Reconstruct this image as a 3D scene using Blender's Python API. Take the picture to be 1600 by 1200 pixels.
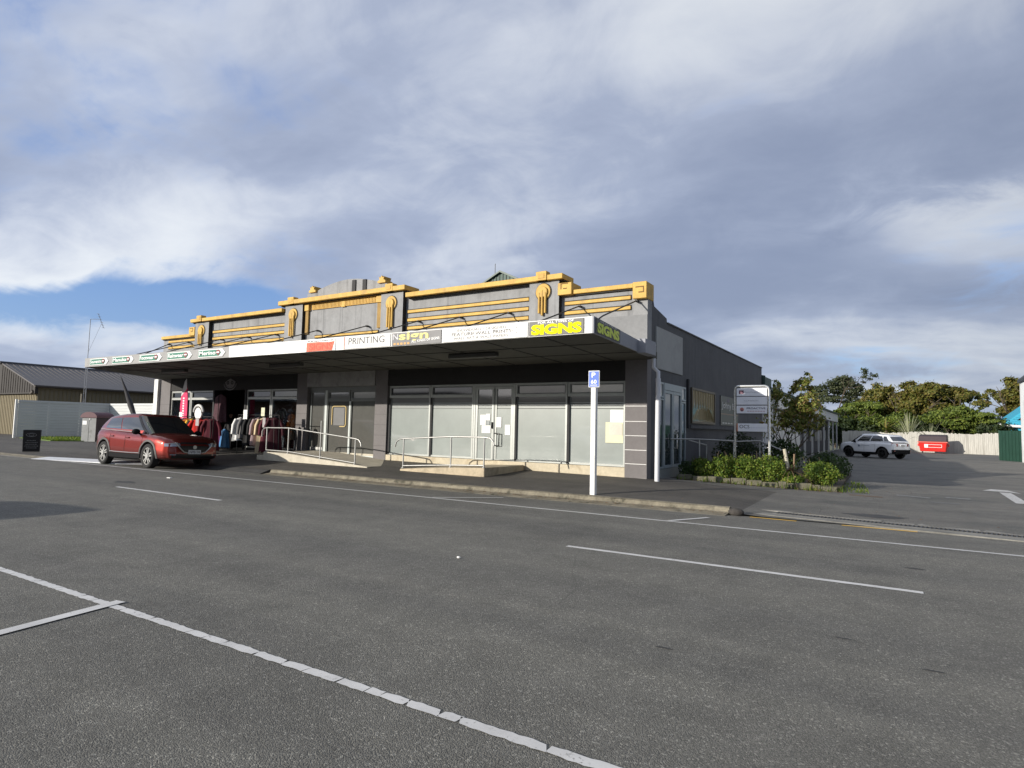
import bpy, bmesh, math, random
from mathutils import Vector, Matrix, noise as mnoise
random.seed(7)
R = math.radians
for o in list(bpy.data.objects): bpy.data.objects.remove(o)
SC = bpy.context.scene; COL = SC.collection

# ------------------------------------------------------------------ camera
cd = bpy.data.cameras.new('camera'); cam = bpy.data.objects.new('camera', cd); COL.objects.link(cam)
cd.sensor_width = 36; cd.lens = 36 * 973.6155 / 1600; cd.clip_start = .05; cd.clip_end = 6000
rt = Vector((.8502237, .52596398, .02194427)); up = Vector((.01879522, -.07198895, .99722832)); fw = Vector((-.52608592, .84745471, .07109232))
mw = Matrix((( rt.x, up.x, -fw.x, 0), (rt.y, up.y, -fw.y, 0), (rt.z, up.z, -fw.z, 1.376), (0, 0, 0, 1)))
cam.matrix_world = mw; SC.camera = cam

# ------------------------------------------------------------------ sun and sky
ELEV = R(14.8); SD = Vector((-.49, -.872, 0)).normalized()          # horizontal direction towards the sun
sl = bpy.data.lights.new('sun', 'SUN'); sun = bpy.data.objects.new('sun', sl); COL.objects.link(sun)
sl.energy = 4.8; sl.angle = R(.55); sl.color = (1, .93, .83)
tosun = Vector((SD.x * math.cos(ELEV), SD.y * math.cos(ELEV), math.sin(ELEV)))
sun.rotation_euler = tosun.to_track_quat('Z', 'Y').to_euler()
sun.location = tosun * 50
SC.view_settings.view_transform = 'Standard'; SC.view_settings.look = 'None'
SC.view_settings.exposure = .2; SC.view_settings.gamma = 1; SC.view_settings.use_curve_mapping = False

class NT:
    """small helper to write node trees"""
    def __init__(s, tree): s.t = tree; s.n = tree.nodes; s.l = tree.links
    def add(s, typ, **kw):
        n = s.n.new(typ)
        for k, v in kw.items():
            if k.startswith('_'): setattr(n, k[1:], v)
        return n
    def put(s, sock, v):
        if isinstance(v, bpy.types.NodeSocket): s.l.new(v, sock)
        elif v is not None: sock.default_value = v
    def math(s, op, a, b=None, c=None, clamp=False):
        n = s.n.new('ShaderNodeMath'); n.operation = op; n.use_clamp = clamp
        s.put(n.inputs[0], a)
        if b is not None: s.put(n.inputs[1], b)
        if c is not None: s.put(n.inputs[2], c)
        return n.outputs[0]
    def vmath(s, op, a, b=None):
        n = s.n.new('ShaderNodeVectorMath'); n.operation = op
        s.put(n.inputs[0], a)
        if b is not None: s.put(n.inputs[1], b)
        return n.outputs[0]
    def noise(s, vec, scale, detail=4, rough=.5, dist=0, lac=2):
        n = s.n.new('ShaderNodeTexNoise'); s.put(n.inputs['Vector'], vec)
        n.inputs['Scale'].default_value = scale; n.inputs['Detail'].default_value = detail
        n.inputs['Roughness'].default_value = rough; n.inputs['Distortion'].default_value = dist
        n.inputs['Lacunarity'].default_value = lac
        return n.outputs[0]
    def ramp(s, fac, stops, interp='LINEAR'):
        n = s.n.new('ShaderNodeValToRGB'); n.color_ramp.interpolation = interp; s.put(n.inputs[0], fac)
        e = n.color_ramp.elements
        while len(e) < len(stops): e.new(.5)
        for k, (p, c) in enumerate(stops):
            e[k].position = p
            e[k].color = (c, c, c, 1) if isinstance(c, (int, float)) else (*c, 1)
        return n.outputs[0]
    def mix(s, fac, a, b, mode='MIX'):
        n = s.n.new('ShaderNodeMix'); n.data_type = 'RGBA'; n.blend_type = mode
        s.put(n.inputs[0], fac)
        s.put(n.inputs[6], (*a, 1) if isinstance(a, tuple) and len(a) == 3 else a)
        s.put(n.inputs[7], (*b, 1) if isinstance(b, tuple) and len(b) == 3 else b)
        return n.outputs[2]
    def mrange(s, v, a, b, c=0, d=1, smooth=True):
        n = s.n.new('ShaderNodeMapRange'); n.interpolation_type = 'SMOOTHSTEP' if smooth else 'LINEAR'
        s.put(n.inputs[0], v)
        for k, x in zip((1, 2, 3, 4), (a, b, c, d)): n.inputs[k].default_value = x
        return n.outputs[0]

W = bpy.data.worlds.new('World'); SC.world = W; W.use_nodes = True
def build_world():
    t = NT(W.node_tree); t.n.clear()
    out = t.add('ShaderNodeOutputWorld'); bg = t.add('ShaderNodeBackground')
    sky = t.add('ShaderNodeTexSky', _sky_type='NISHITA', _sun_disc=False)
    sky.sun_elevation = ELEV; sky.sun_rotation = math.atan2(SD.x, SD.y)
    sky.air_density = 1.0; sky.dust_density = .6; sky.ozone_density = 2.0
    tc = t.add('ShaderNodeTexCoord'); d = tc.outputs['Generated']
    sp = t.add('ShaderNodeSeparateXYZ'); t.l.new(d, sp.inputs[0]); dx, dy, dz = sp.outputs
    zz = t.math('ADD', t.math('MAXIMUM', dz, 0), .26)
    cb = t.add('ShaderNodeCombineXYZ'); t.l.new(t.math('DIVIDE', dx, zz), cb.inputs[0]); t.l.new(t.math('DIVIDE', dy, zz), cb.inputs[1])
    p = cb.outputs[0]
    # streets of cloud: stretch along one wind direction
    mp = t.add('ShaderNodeMapping'); t.l.new(p, mp.inputs[0]); mp.inputs['Rotation'].default_value = (0, 0, R(-30)); mp.inputs['Scale'].default_value = (.62, 1.35, 1); mp.inputs['Location'].default_value = (10.3, 11.8, 0)
    q = mp.outputs[0]
    big = t.noise(q, .50, 3, .45, .25)
    med = t.noise(q, 1.25, 6, .5, .35)
    fine = t.noise(p, 3.8, 7, .6, .5)
    cov = t.math('ADD', t.math('MULTIPLY', big, .5), t.math('MULTIPLY', med, .5))
    cov = t.math('ADD', cov, t.math('MULTIPLY', t.math('SUBTRACT', fine, .5), .24))
    west = t.mrange(dx, -.62, -.80)
    gap = t.math('MULTIPLY', west, t.math('SUBTRACT', 1, t.mrange(t.math('ABSOLUTE', t.math('SUBTRACT', t.math('ADD', dz, t.math('MULTIPLY', med, .10)), .195)), .0, .055)))
    gap2 = t.math('MULTIPLY', t.mrange(dx, -.25, .1), t.math('SUBTRACT', 1, t.mrange(t.math('ABSOLUTE', t.math('SUBTRACT', t.math('ADD', dz, t.math('MULTIPLY', fine, .16)), .36)), .0, .06)))
    cov = t.math('SUBTRACT', cov, t.math('ADD', t.math('MULTIPLY', gap, .15), t.math('MULTIPLY', gap2, .115)))
    dens = t.mrange(cov, .355, .475)
    # thickness -> grey undersides, thin rims -> bright
    sh = t.noise(t.vmath('ADD', q, (.16, .30, 0)), 1.25, 6, .5, .35)          # same cloud sampled a little nearer the sun: lit flanks and shaded ones
    lit = t.math('SUBTRACT', med, sh)
    thick = t.math('ADD', t.math('MULTIPLY', cov, .75), t.math('MULTIPLY', t.noise(q, .8, 4, .5, .2), .3))
    thick = t.mrange(t.math('SUBTRACT', thick, t.math('MULTIPLY', lit, .45)), .38, .68)
    az = t.math('ADD', t.math('MULTIPLY', dx, -.72), t.math('MULTIPLY', dy, .1))       # west brighter
    cl = t.ramp(thick, [(0, (.75, .78, .81)), (.3, (.57, .61, .69)), (.6, (.38, .43, .55)), (1, (.265, .31, .425))])
    cl = t.mix(1, cl, t.ramp(t.mrange(az, -.45, .75, 0, 1, False), [(0, .58), (.5, .90), (1, 1.06)]), 'MULTIPLY')
    # blue air between the clouds, milky with height
    sk = t.mix(1, sky.outputs[0], (.105, .105, .105), 'MULTIPLY')
    sk = t.mix(.6, sk, t.ramp(dz, [(.0, (.30, .46, .78)), (.25, (.17, .33, .74)), (.7, (.30, .38, .66))]))
    col = t.mix(t.math('MULTIPLY', dens, .90), sk, cl)
    # sun-side of the sky is brighter
    sdv = t.add('ShaderNodeVectorMath', _operation='DOT_PRODUCT'); t.l.new(d, sdv.inputs[0]); sdv.inputs[1].default_value = tuple(tosun)
    glow = t.math('POWER', t.math('MAXIMUM', sdv.outputs['Value'], 0), 3)
    col = t.mix(1, col, t.mix(glow, (1, 1, 1), (2.1, 1.95, 1.7)), 'MULTIPLY')
    low = t.mrange(dz, -.05, 0)
    col = t.mix(low, (.12, .12, .115), col)
    t.l.new(col, bg.inputs[0]); bg.inputs[1].default_value = 1.0; t.l.new(bg.outputs[0], out.inputs[0])
build_world()

# ------------------------------------------------------------------ materials
MC = {}
def mat(name, col, rough=.75, metal=0, var=.12, vs=3.0, bump=0, bs=40, spec=.5, coat=0, dirt=None, ds=1.2, emit=None, stretch=None, streak=0, cior=1.5):
    """principled with broken-up colour; dirt = (colour, amount)"""
    if name in MC: return MC[name]
    m = bpy.data.materials.new(name); m.use_nodes = True; t = NT(m.node_tree)
    b = t.n['Principled BSDF']; tc = t.add('ShaderNodeTexCoord'); v = tc.outputs['Object']
    if stretch:
        mp = t.add('ShaderNodeMapping'); t.l.new(v, mp.inputs[0]); mp.inputs['Scale'].default_value = stretch; v = mp.outputs[0]
    c = (*col, 1)
    if var:
        f = t.math('ADD', t.math('MULTIPLY', t.noise(v, vs, 6, .6), .6), t.math('MULTIPLY', t.noise(v, vs * 7, 4, .6), .4))
        lo = tuple(x * (1 - 2.2 * var) for x in col); hi = tuple(min(1, x * (1 + 2.2 * var)) for x in col)
        c = t.ramp(f, [(.25, lo), (.75, hi)])
    if dirt:
        g = t.mrange(t.noise(v, ds, 8, .65, .3), .5, .68)
        c = t.mix(t.math('MULTIPLY', g, dirt[1]), c, dirt[0])
    if streak:
        m2 = t.add('ShaderNodeMapping'); t.l.new(t.n['Texture Coordinate'].outputs['Object'] if 'Texture Coordinate' in t.n else v, m2.inputs[0]); m2.inputs['Scale'].default_value = (5.5, 5.5, .30)
        g2 = t.mrange(t.noise(m2.outputs[0], 1.0, 6, .6, .2), .48, .74)
        c = t.mix(t.math('MULTIPLY', g2, streak), c, tuple(x * .42 for x in col))
    t.put(b.inputs['Base Color'], c)
    b.inputs['Roughness'].default_value = rough; b.inputs['Metallic'].default_value = metal
    b.inputs['Specular IOR Level'].default_value = spec; b.inputs['Coat Weight'].default_value = coat; b.inputs['Coat Roughness'].default_value = .04; b.inputs['Coat IOR'].default_value = cior
    if bump:
        bm_ = t.add('ShaderNodeBump'); bm_.inputs['Strength'].default_value = bump; bm_.inputs['Distance'].default_value = .02
        t.l.new(t.noise(v, bs, 5, .6), bm_.inputs['Height']); t.l.new(bm_.outputs[0], b.inputs['Normal'])
    MC[name] = m; return m

def asphalt(name, base, patch, spk=.5, grain=1.0, worn=None):
    m = bpy.data.materials.new(name); m.use_nodes = True; t = NT(m.node_tree); b = t.n['Principled BSDF']
    tc = t.add('ShaderNodeTexCoord'); v = tc.outputs['Object']
    vo = t.add('ShaderNodeTexVoronoi'); t.l.new(v, vo.inputs['Vector']); vo.inputs['Scale'].default_value = 150 * grain
    vo2 = t.add('ShaderNodeTexVoronoi'); t.l.new(v, vo2.inputs['Vector']); vo2.inputs['Scale'].default_value = 95 * grain
    hs = t.add('ShaderNodeSeparateColor'); t.l.new(vo.outputs['Color'], hs.inputs[0]); r1 = hs.outputs[0]
    hs2 = t.add('ShaderNodeSeparateColor'); t.l.new(vo2.outputs['Color'], hs2.inputs[0]); r2 = hs2.outputs[1]
    g = t.math('ADD', t.math('MULTIPLY', r1, .8), t.math('MULTIPLY', t.noise(v, 55 * grain, 4, .7), .7))
    lo = tuple(x * .74 for x in base); hi = tuple(x * 1.28 for x in base)
    c = t.ramp(g, [(.35, lo), (.8, base), (1.0, hi)])
    spark = t.mrange(r2, .90, .97)                                  # pale chips
    c = t.mix(t.math('MULTIPLY', spark, spk), c, tuple(min(1, x * 3.2) for x in base))
    c = t.mix(t.math('MULTIPLY', t.mrange(t.noise(v, .45, 7, .6, .6), .45, .72), .75), c, t.mix(1, c, patch, 'MULTIPLY'))
    mp = t.add('ShaderNodeMapping'); t.l.new(v, mp.inputs[0]); mp.inputs['Scale'].default_value = (.05, 1.1, 1)
    c = t.mix(.85, c, t.mix(1, c, t.ramp(t.noise(mp.outputs[0], 1.0, 4, .55), [(.3, (.78, .78, .79)), (.7, (1.18, 1.17, 1.13))]), 'MULTIPLY'))
    c = t.mix(.8, c, t.mix(1, c, t.ramp(t.noise(v, 2.6, 6, .7), [(.3, .80), (.7, 1.18)]), 'MULTIPLY'))
    # fine cracks
    cr = t.add('ShaderNodeTexVoronoi', _feature='DISTANCE_TO_EDGE'); cr.inputs['Scale'].default_value = .33
    t.l.new(t.vmath('ADD', v, t.mix(1, (0, 0, 0), t.add('ShaderNodeTexNoise').outputs['Color'])), cr.inputs['Vector'])
    ck = t.math('MULTIPLY', t.mrange(cr.outputs['Distance'], .004, .0, 0, 1), t.mrange(t.noise(v, .5, 3), .5, .6))
    c = t.mix(t.math('MULTIPLY', ck, worn or 0), c, tuple(x * .3 for x in base))
    t.l.new(c, b.inputs['Base Color']); b.inputs['Roughness'].default_value = .82; b.inputs['Specular IOR Level'].default_value = .35
    bp = t.add('ShaderNodeBump'); bp.inputs['Strength'].default_value = .55; bp.inputs['Distance'].default_value = .012
    t.l.new(t.math('ADD', t.math('MULTIPLY', vo.outputs['Distance'], -.9), t.math('MULTIPLY', t.noise(v, 60, 3, .7), .5)), bp.inputs['Height'])
    t.l.new(bp.outputs[0], b.inputs['Normal'])
    MC[name] = m; return m

def paintline(name, col, under, wear=.45, crack=0):
    m = bpy.data.materials.new(name); m.use_nodes = True; t = NT(m.node_tree); b = t.n['Principled BSDF']
    v = t.add('ShaderNodeTexCoord').outputs['Object']
    n = t.math('ADD', t.math('MULTIPLY', t.noise(v, 16, 6, .75), .6), t.math('MULTIPLY', t.noise(v, 60, 4, .7), .4))
    k = t.mrange(n, wear - .05, wear + .04)
    c = t.mix(k, under, t.ramp(t.noise(v, 3, 6, .7), [(.3, tuple(x * .78 for x in col)), (.65, col)]))
    if crack:
        mp = t.add('ShaderNodeMapping'); t.l.new(v, mp.inputs[0]); mp.inputs['Scale'].default_value = (1, .12, 1); mp.inputs['Rotation'].default_value = (0, 0, R(0))
        vo = t.add('ShaderNodeTexVoronoi', _feature='DISTANCE_TO_EDGE'); vo.inputs['Scale'].default_value = crack
        dv = mp.outputs[0]
        c = t.mix(t.mrange(vo.outputs['Distance'], .035, .015), c, tuple(x * .7 for x in under))
    t.l.new(c, b.inputs['Base Color']); b.inputs['Roughness'].default_value = .6
    MC[name] = m; return m

def glassy(name, tint=(.75, .78, .78), alpha=.16):
    """thin window pane: mostly see-through, reflecting more at grazing angles"""
    m = bpy.data.materials.new(name); m.use_nodes = True; t = NT(m.node_tree); t.n.clear()
    o = t.add('ShaderNodeOutputMaterial'); tr = t.add('ShaderNodeBsdfTransparent'); gl = t.add('ShaderNodeBsdfGlossy'); mx = t.add('ShaderNodeMixShader')
    tr.inputs[0].default_value = (*tint, 1); gl.inputs['Roughness'].default_value = .02; gl.inputs[0].default_value = (.9, .95, 1, 1)
    fr = t.add('ShaderNodeLayerWeight'); fr.inputs[0].default_value = .3
    t.l.new(t.math('ADD', t.math('MULTIPLY', fr.outputs['Fresnel'], .8), alpha, clamp=True), mx.inputs[0])
    t.l.new(tr.outputs[0], mx.inputs[1]); t.l.new(gl.outputs[0], mx.inputs[2]); t.l.new(mx.outputs[0], o.inputs[0])
    MC[name] = m; return m

def leafmat(name, cols, trans=.3, rough=.55):
    m = bpy.data.materials.new(name); m.use_nodes = True; t = NT(m.node_tree); t.n.clear()
    o = t.add('ShaderNodeOutputMaterial'); g = t.add('ShaderNodeNewGeometry')
    v = t.add('ShaderNodeTexCoord').outputs['Object']
    f = t.math('ADD', t.math('MULTIPLY', g.outputs['Random Per Island'], .55), t.math('MULTIPLY', t.noise(v, 1.1, 3), .55))
    c = t.ramp(f, [(.2 + .6 * k / max(1, len(cols) - 1), x) for k, x in enumerate(cols)])
    b = t.add('ShaderNodeBsdfPrincipled'); t.l.new(c, b.inputs['Base Color']); b.inputs['Roughness'].default_value = rough; b.inputs['Specular IOR Level'].default_value = .3
    tl = t.add('ShaderNodeBsdfTranslucent'); t.l.new(t.mix(1, c, (1.2, 1.25, .6), 'MULTIPLY'), tl.inputs[0])
    mx = t.add('ShaderNodeMixShader'); mx.inputs[0].default_value = trans
    t.l.new(b.outputs[0], mx.inputs[1]); t.l.new(tl.outputs[0], mx.inputs[2]); t.l.new(mx.outputs[0], o.inputs[0])
    MC[name] = m; return m

# ------------------------------------------------------------------ mesh helpers
ORG = {}
class MB:
    def __init__(s): s.v = []; s.f = []
    def quad(s, *p):
        k = len(s.v); s.v += [Vector(x) for x in p]; s.f.append(tuple(range(k, k + len(p)))); return s
    def box(s, x0, x1, y0, y1, z0, z1):
        k = len(s.v)
        s.v += [Vector(q) for q in ((x0, y0, z0), (x1, y0, z0), (x1, y1, z0), (x0, y1, z0), (x0, y0, z1), (x1, y0, z1), (x1, y1, z1), (x0, y1, z1))]
        s.f += [tuple(k + i for i in q) for q in ((0, 3, 2, 1), (4, 5, 6, 7), (0, 1, 5, 4), (1, 2, 6, 5), (2, 3, 7, 6), (3, 0, 4, 7))]; return s
    def hexa(s, b, t):
        k = len(s.v); s.v += [Vector(q) for q in (*b, *t)]; n = len(b)
        s.f += [tuple(k + i for i in range(n))[::-1], tuple(k + n + i for i in range(n))]
        s.f += [(k + i, k + (i + 1) % n, k + n + (i + 1) % n, k + n + i) for i in range(n)]; return s
    def obox(s, c, size, M):
        k = len(s.v); h = [x / 2 for x in size]
        for q in ((-1, -1, -1), (1, -1, -1), (1, 1, -1), (-1, 1, -1), (-1, -1, 1), (1, -1, 1), (1, 1, 1), (-1, 1, 1)):
            s.v.append(Vector(c) + M @ Vector([q[i] * h[i] for i in range(3)]))
        s.f += [tuple(k + i for i in q) for q in ((0, 3, 2, 1), (4, 5, 6, 7), (0, 1, 5, 4), (1, 2, 6, 5), (2, 3, 7, 6), (3, 0, 4, 7))]; return s
    def tube(s, pts, r, n=8, caps=True):
        pts = [Vector(p) for p in pts]; rs = r if isinstance(r, (list, tuple)) else [r] * len(pts)
        k = len(s.v); prev = None
        for i, p in enumerate(pts):
            d = (pts[min(i + 1, len(pts) - 1)] - pts[max(i - 1, 0)]).normalized()
            if prev is None:
                a = Vector((0, 0, 1)) if abs(d.z) < .9 else Vector((1, 0, 0)); u = d.cross(a).normalized()
            else:
                u = (prev - d * prev.dot(d)).normalized()
            prev = u; w = d.cross(u)
            for j in range(n):
                a = 2 * math.pi * j / n; s.v.append(p + (u * math.cos(a) + w * math.sin(a)) * rs[i])
        for i in range(len(pts) - 1):
            for j in range(n): s.f.append((k + i * n + j, k + i * n + (j + 1) % n, k + (i + 1) * n + (j + 1) % n, k + (i + 1) * n + j))
        if caps:
            s.f.append(tuple(k + j for j in range(n))[::-1]); e = k + (len(pts) - 1) * n; s.f.append(tuple(e + j for j in range(n)))
        return s
    def prism(s, poly, axis, a, b):
        """poly of 2D points extruded along axis 'x','y','z' from a to b"""
        def P(q, h): return {'x': (h, q[0], q[1]), 'y': (q[0], h, q[1]), 'z': (q[0], q[1], h)}[axis]
        return s.hexa([P(q, a) for q in poly], [P(q, b) for q in poly])
    def disc(s, c, r, axis, a, b, n=20, arc=None):
        pts = [(c[0] + r * math.cos(2 * math.pi * i / n), c[1] + r * math.sin(2 * math.pi * i / n)) for i in range(n)]
        return s.prism(pts, axis, a, b)
    def sphere(s, c, r, n=12, m=8, sc=(1, 1, 1)):
        k = len(s.v); c = Vector(c)
        for i in range(m + 1):
            ph = math.pi * i / m
            for j in range(n):
                th = 2 * math.pi * j / n
                s.v.append(c + Vector((r * sc[0] * math.sin(ph) * math.cos(th), r * sc[1] * math.sin(ph) * math.sin(th), r * sc[2] * math.cos(ph))))
        for i in range(m):
            for j in range(n): s.f.append((k + i * n + j, k + i * n + (j + 1) % n, k + (i + 1) * n + (j + 1) % n, k + (i + 1) * n + j))
        return s
    def build(s, name, m, parent=None, bevel=0, smooth=None, seg=1):
        off = Vector(ORG.get(parent.name, (0, 0, 0))) if parent else Vector()
        me = bpy.data.meshes.new(name); me.from_pydata([tuple(v - off) for v in s.v], [], s.f)
        bm = bmesh.new(); bm.from_mesh(me); bmesh.ops.remove_doubles(bm, verts=bm.verts, dist=1e-5) if smooth else None
        bmesh.ops.recalc_face_normals(bm, faces=bm.faces) if smooth != 'leaf' else None
        if bevel:
            bmesh.ops.bevel(bm, geom=[e for e in bm.edges if len(e.link_faces) == 2 and e.calc_face_angle(0) > .6], offset=bevel, segments=seg, affect='EDGES', profile=.5, clamp_overlap=True)
        bm.to_mesh(me); bm.free()
        if smooth and smooth != 'leaf':
            for p in me.polygons: p.use_smooth = True
            me.set_sharp_from_angle(angle=R(smooth if smooth is not True else 40))
        return link(me, name, m, parent)
def link(me, name, m, parent=None):
    if m is not None and not len(me.materials): me.materials.append(m)
    o = bpy.data.objects.new(name, me); COL.objects.link(o)
    if parent: o.parent = parent; ORG[o.name] = ORG.get(parent.name, (0, 0, 0))
    return o
def tag(o, label=None, cat=None, group=None, kind=None):
    if label: o['label'] = label
    if cat: o['category'] = cat
    if group: o['group'] = group
    if kind: o['kind'] = kind
    return o
def thing(name, label, cat, loc=(0, 0, 0), group=None, local=False):
    o = bpy.data.objects.new(name, None); COL.objects.link(o); o.empty_display_size = .3; o.location = loc
    ORG[o.name] = (0, 0, 0) if local else tuple(loc)
    return tag(o, label, cat, group)
def copy_tree(o, parent=None):
    c = o.copy(); COL.objects.link(c); c.parent = parent
    for ch in [x for x in o.children]: copy_tree(ch, c)
    return c
def struct(o): o['kind'] = 'structure'; return o

def text(name, s, m, parent, org, xd, ud, w, h, bold=0.0, depth=.004, align='L', shear=0, fit=True):
    """lettering as mesh: the string fits a w x h box whose lower left corner is org"""
    cu = bpy.data.curves.new(name, 'FONT'); cu.body = s; cu.size = 1; cu.offset = bold; cu.shear = shear; cu.resolution_u = 3; cu.extrude = .01
    ob = bpy.data.objects.new('lettering_source', cu); COL.objects.link(ob); bpy.context.view_layer.update()
    me = bpy.data.meshes.new_from_object(ob); bpy.data.objects.remove(ob); bpy.data.curves.remove(cu)
    xs = [v.co.x for v in me.vertices]; ys = [v.co.y for v in me.vertices]; zs = [v.co.z for v in me.vertices]
    x0, x1, y0, y1 = min(xs), max(xs), min(ys), max(ys); xd = Vector(xd).normalized(); ud = Vector(ud).normalized(); nd = xd.cross(ud)
    kx = w / (x1 - x0); ky = h / (y1 - y0); off = Vector(ORG.get(parent.name, (0, 0, 0))) if parent else Vector(); zr = max(1e-6, max(zs) - min(zs))
    for v in me.vertices:
        c = v.co.copy(); v.co = Vector(org) + xd * (c.x - x0) * kx + ud * (c.y - y0) * ky + nd * ((c.z - min(zs)) / zr * depth) - off
    me.materials.clear(); me.name = name
    return link(me, name, m, parent)

# ------------------------------------------------------------------ ground
YF = 15.48
def zbase(x):
    if x < -28.2: return max(.13, .36 + (x + 28.2) * .03)
    if x <= -5.5: return .163 + (-5.5 - x) * .0088
    return max(-.05, .163 - (x + 5.5) * .055)
def zkerb(x):
    if x < -2.9: return .035
    return max(-.075, .035 - (x + 2.9) * .22)
def zg(x, y):
    """height of footpath and car park"""
    if y < 11.75: return .035
    t = max(0, min(1, (y - 11.75) / (YF - 11.75))); a = zkerb(x); b = zbase(x)
    z = a + (b - a) * t
    if y > YF: z = b + (-.05 - b) * max(0, min(1, (y - YF) / 8)) if x > -5.6 else b
    return z
def zroad(x, y):
    if y > 9.56 and x > -24: return -.09 * min(1, (y - 9.56) / 2.19)
    return 0.0
def grid(name, xs, ys, zf, m, kind='structure', keep=None):
    b = MB(); n = len(xs)
    b.v = [Vector((x, y, zf(x, y))) for y in ys for x in xs]
    for j in range(len(ys) - 1):
        for i in range(n - 1):
            if keep is None or keep((xs[i] + xs[i + 1]) / 2, (ys[j] + ys[j + 1]) / 2): b.f.append((j * n + i, j * n + i + 1, (j + 1) * n + i + 1, (j + 1) * n + i))
    o = b.build(name, m, smooth='leaf')
    for p in o.data.polygons: p.use_smooth = True
    o['kind'] = kind; return o
def fr(a, b, st): 
    n = max(1, round((b - a) / st)); return [a + (b - a) * i / n for i in range(n + 1)]
ASPH = (.150, .146, .129)
m_road = asphalt('road_chipseal', ASPH, (.76, .76, .77), .42, 1.0, worn=.25)
m_path = asphalt('footpath_asphalt', (.098, .092, .083), (.70, .70, .70), .25, 1.7, worn=.5)
m_park = asphalt('car_park_asphalt', (.150, .145, .132), (.60, .66, .68), .35, 1.5, worn=.6)
struct(MB().quad((-3000, -3000, -.4), (3000, -3000, -.4), (3000, 3000, -.4), (-3000, 3000, -.4)).build('ground', mat('ground_earth', (.10, .11, .06), .95, var=.2, vs=.4)))
grid('road', fr(-90, -24, 3) + fr(-23.5, 40, 1.5), [-3.2, 0, 4, 9.56, 10, 10.6, 11.2, 11.76], zroad, m_road)
struct(MB().box(-90, 40, -9, -3.2, -.3, .1).build('near_footpath', m_path))
px = fr(-120, -40, 8) + fr(-38, -30, 2) + fr(-29, -2.5, .5)
grid('footpath', px, [11.75, 11.9, 12.5, 13.2, 14, 14.8, YF, 16.2], zg, m_path, keep=lambda x, y: not (y > YF and -28.2 < x < -5.5))
grid('left_yard', fr(-120, -28.2, 4), [16.2, 18, 20, 23, 30, 60], lambda x, y: zg(x, YF), m_path)
grid('car_park', fr(-5.5, -2.5, .5) + fr(-2.0, 24, .75), [11.75, 12.1, 12.6, 13.2, 14, 14.8, YF, 16.2, 17, 18, 19.5, 21, 23.5, 30, 45, 76], zg, m_park, keep=lambda x, y: not (x < -2.5 and y < 16.2))
# build-out of the footpath on the left, with its kerbs
bo = [(-120, 9.9), (-24.9, 9.9), (-21.3, 10.75), (-20.6, 11.75), (-120, 11.75)]
struct(MB().hexa([(x, y, -.1) for x, y in bo], [(x, y, .036) for x, y in bo]).build('footpath_build_out', m_path))
m_kerb = mat('kerb_concrete', (.19, .17, .125), .9, var=.3, vs=3, bump=.6, bs=30, dirt=((.045, .042, .028), .9), ds=3.2)
m_wkerb = mat('white_kerb_paint', (.66, .68, .70), .6, var=.08, vs=2, dirt=((.3, .3, .3), .5))
def strip(pts, prof, name, m):
    """sweep a profile of (offset to the right of travel, height) along pts"""
    b = MB(); k = len(prof); P = [Vector((*p, 0)) for p in pts]
    for i, p in enumerate(P):
        d = (P[min(i + 1, len(P) - 1)] - P[max(i - 1, 0)]).normalized(); r = Vector((d.y, -d.x, 0))
        for o_, h in prof: b.v.append(p + r * o_ + Vector((0, 0, h)))
    for i in range(len(P) - 1):
        for j in range(k - 1): b.f.append((i * k + j, (i + 1) * k + j, (i + 1) * k + j + 1, i * k + j + 1))
    b.f += [tuple(range(k)), tuple(range((len(P) - 1) * k, len(P) * k))[::-1]]
    return struct(b.build(name, m, smooth=35))
rk = random.Random(3)
def jig(x0, x1, y, st=.6, a=.012): return [(x, y + rk.uniform(-a, a)) for x in fr(x0, x1, st)]
strip(jig(-15.4, -2.62, 11.75), [(-.16, -.2), (-.15, .043), (-.03, .047), (.0, .03), (.03, -.035), (.07, -.05), (.33, -.073), (.36, -.2)], 'kerb', m_kerb)
struct(MB().hexa([(-20.7, 11.2, -.2), (-15.5, 11.45, -.2), (-15.5, 11.8, -.2), (-20.7, 11.8, -.2)], [(-20.7, 11.2, -.055), (-15.5, 11.45, -.068), (-15.5, 11.8, .038), (-20.7, 11.8, .038)]).build('vehicle_crossing', mat('crossing_tar', (.05, .049, .047), .9, var=.25, vs=4, bump=.4, bs=60)))
strip([(-120, 9.9), (-60, 9.9), (-24.9, 9.9)], [(-.14, -.2), (-.13, .046), (-.02, .044), (.03, .012), (.34, .006), (.34, -.2)], 'kerb', m_kerb)
strip([(-24.9, 9.9), (-23, 10.35), (-21.3, 10.75), (-20.75, 11.5)], [(-.12, -.2), (-.11, .05), (.02, .046), (.50, .006), (.50, -.2)], 'white_painted_kerb', m_wkerb)
m_chan = mat('channel_concrete', (.20, .195, .175), .9, var=.2, vs=2, dirt=((.1, .095, .08), .6))
GA, GB = Vector((-1.95, 12.44, 0)), Vector((9.0, 11.0, 0)); gd = (Vector((1.55, 11.98, 0)) - GA).normalized(); gn = Vector((-gd.y, gd.x, 0))
def gp_(s_, o_, z): p = GA + gd * s_ + gn * o_; return (p.x, p.y, zg(p.x, 12.2) + z)
def gbox(b, s0, s1, o0, o1, z0, z1): b.hexa([gp_(s0, o0, z0), gp_(s1, o0, z0), gp_(s1, o1, z0), gp_(s0, o1, z0)], [gp_(s0, o0, z1), gp_(s1, o0, z1), gp_(s1, o1, z1), gp_(s0, o1, z1)]); return b
g = thing('drain_grate', 'long dark slotted metal drain grate across the car park entrance', 'drain', (-1.95, 12.44, -.07))
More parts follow.
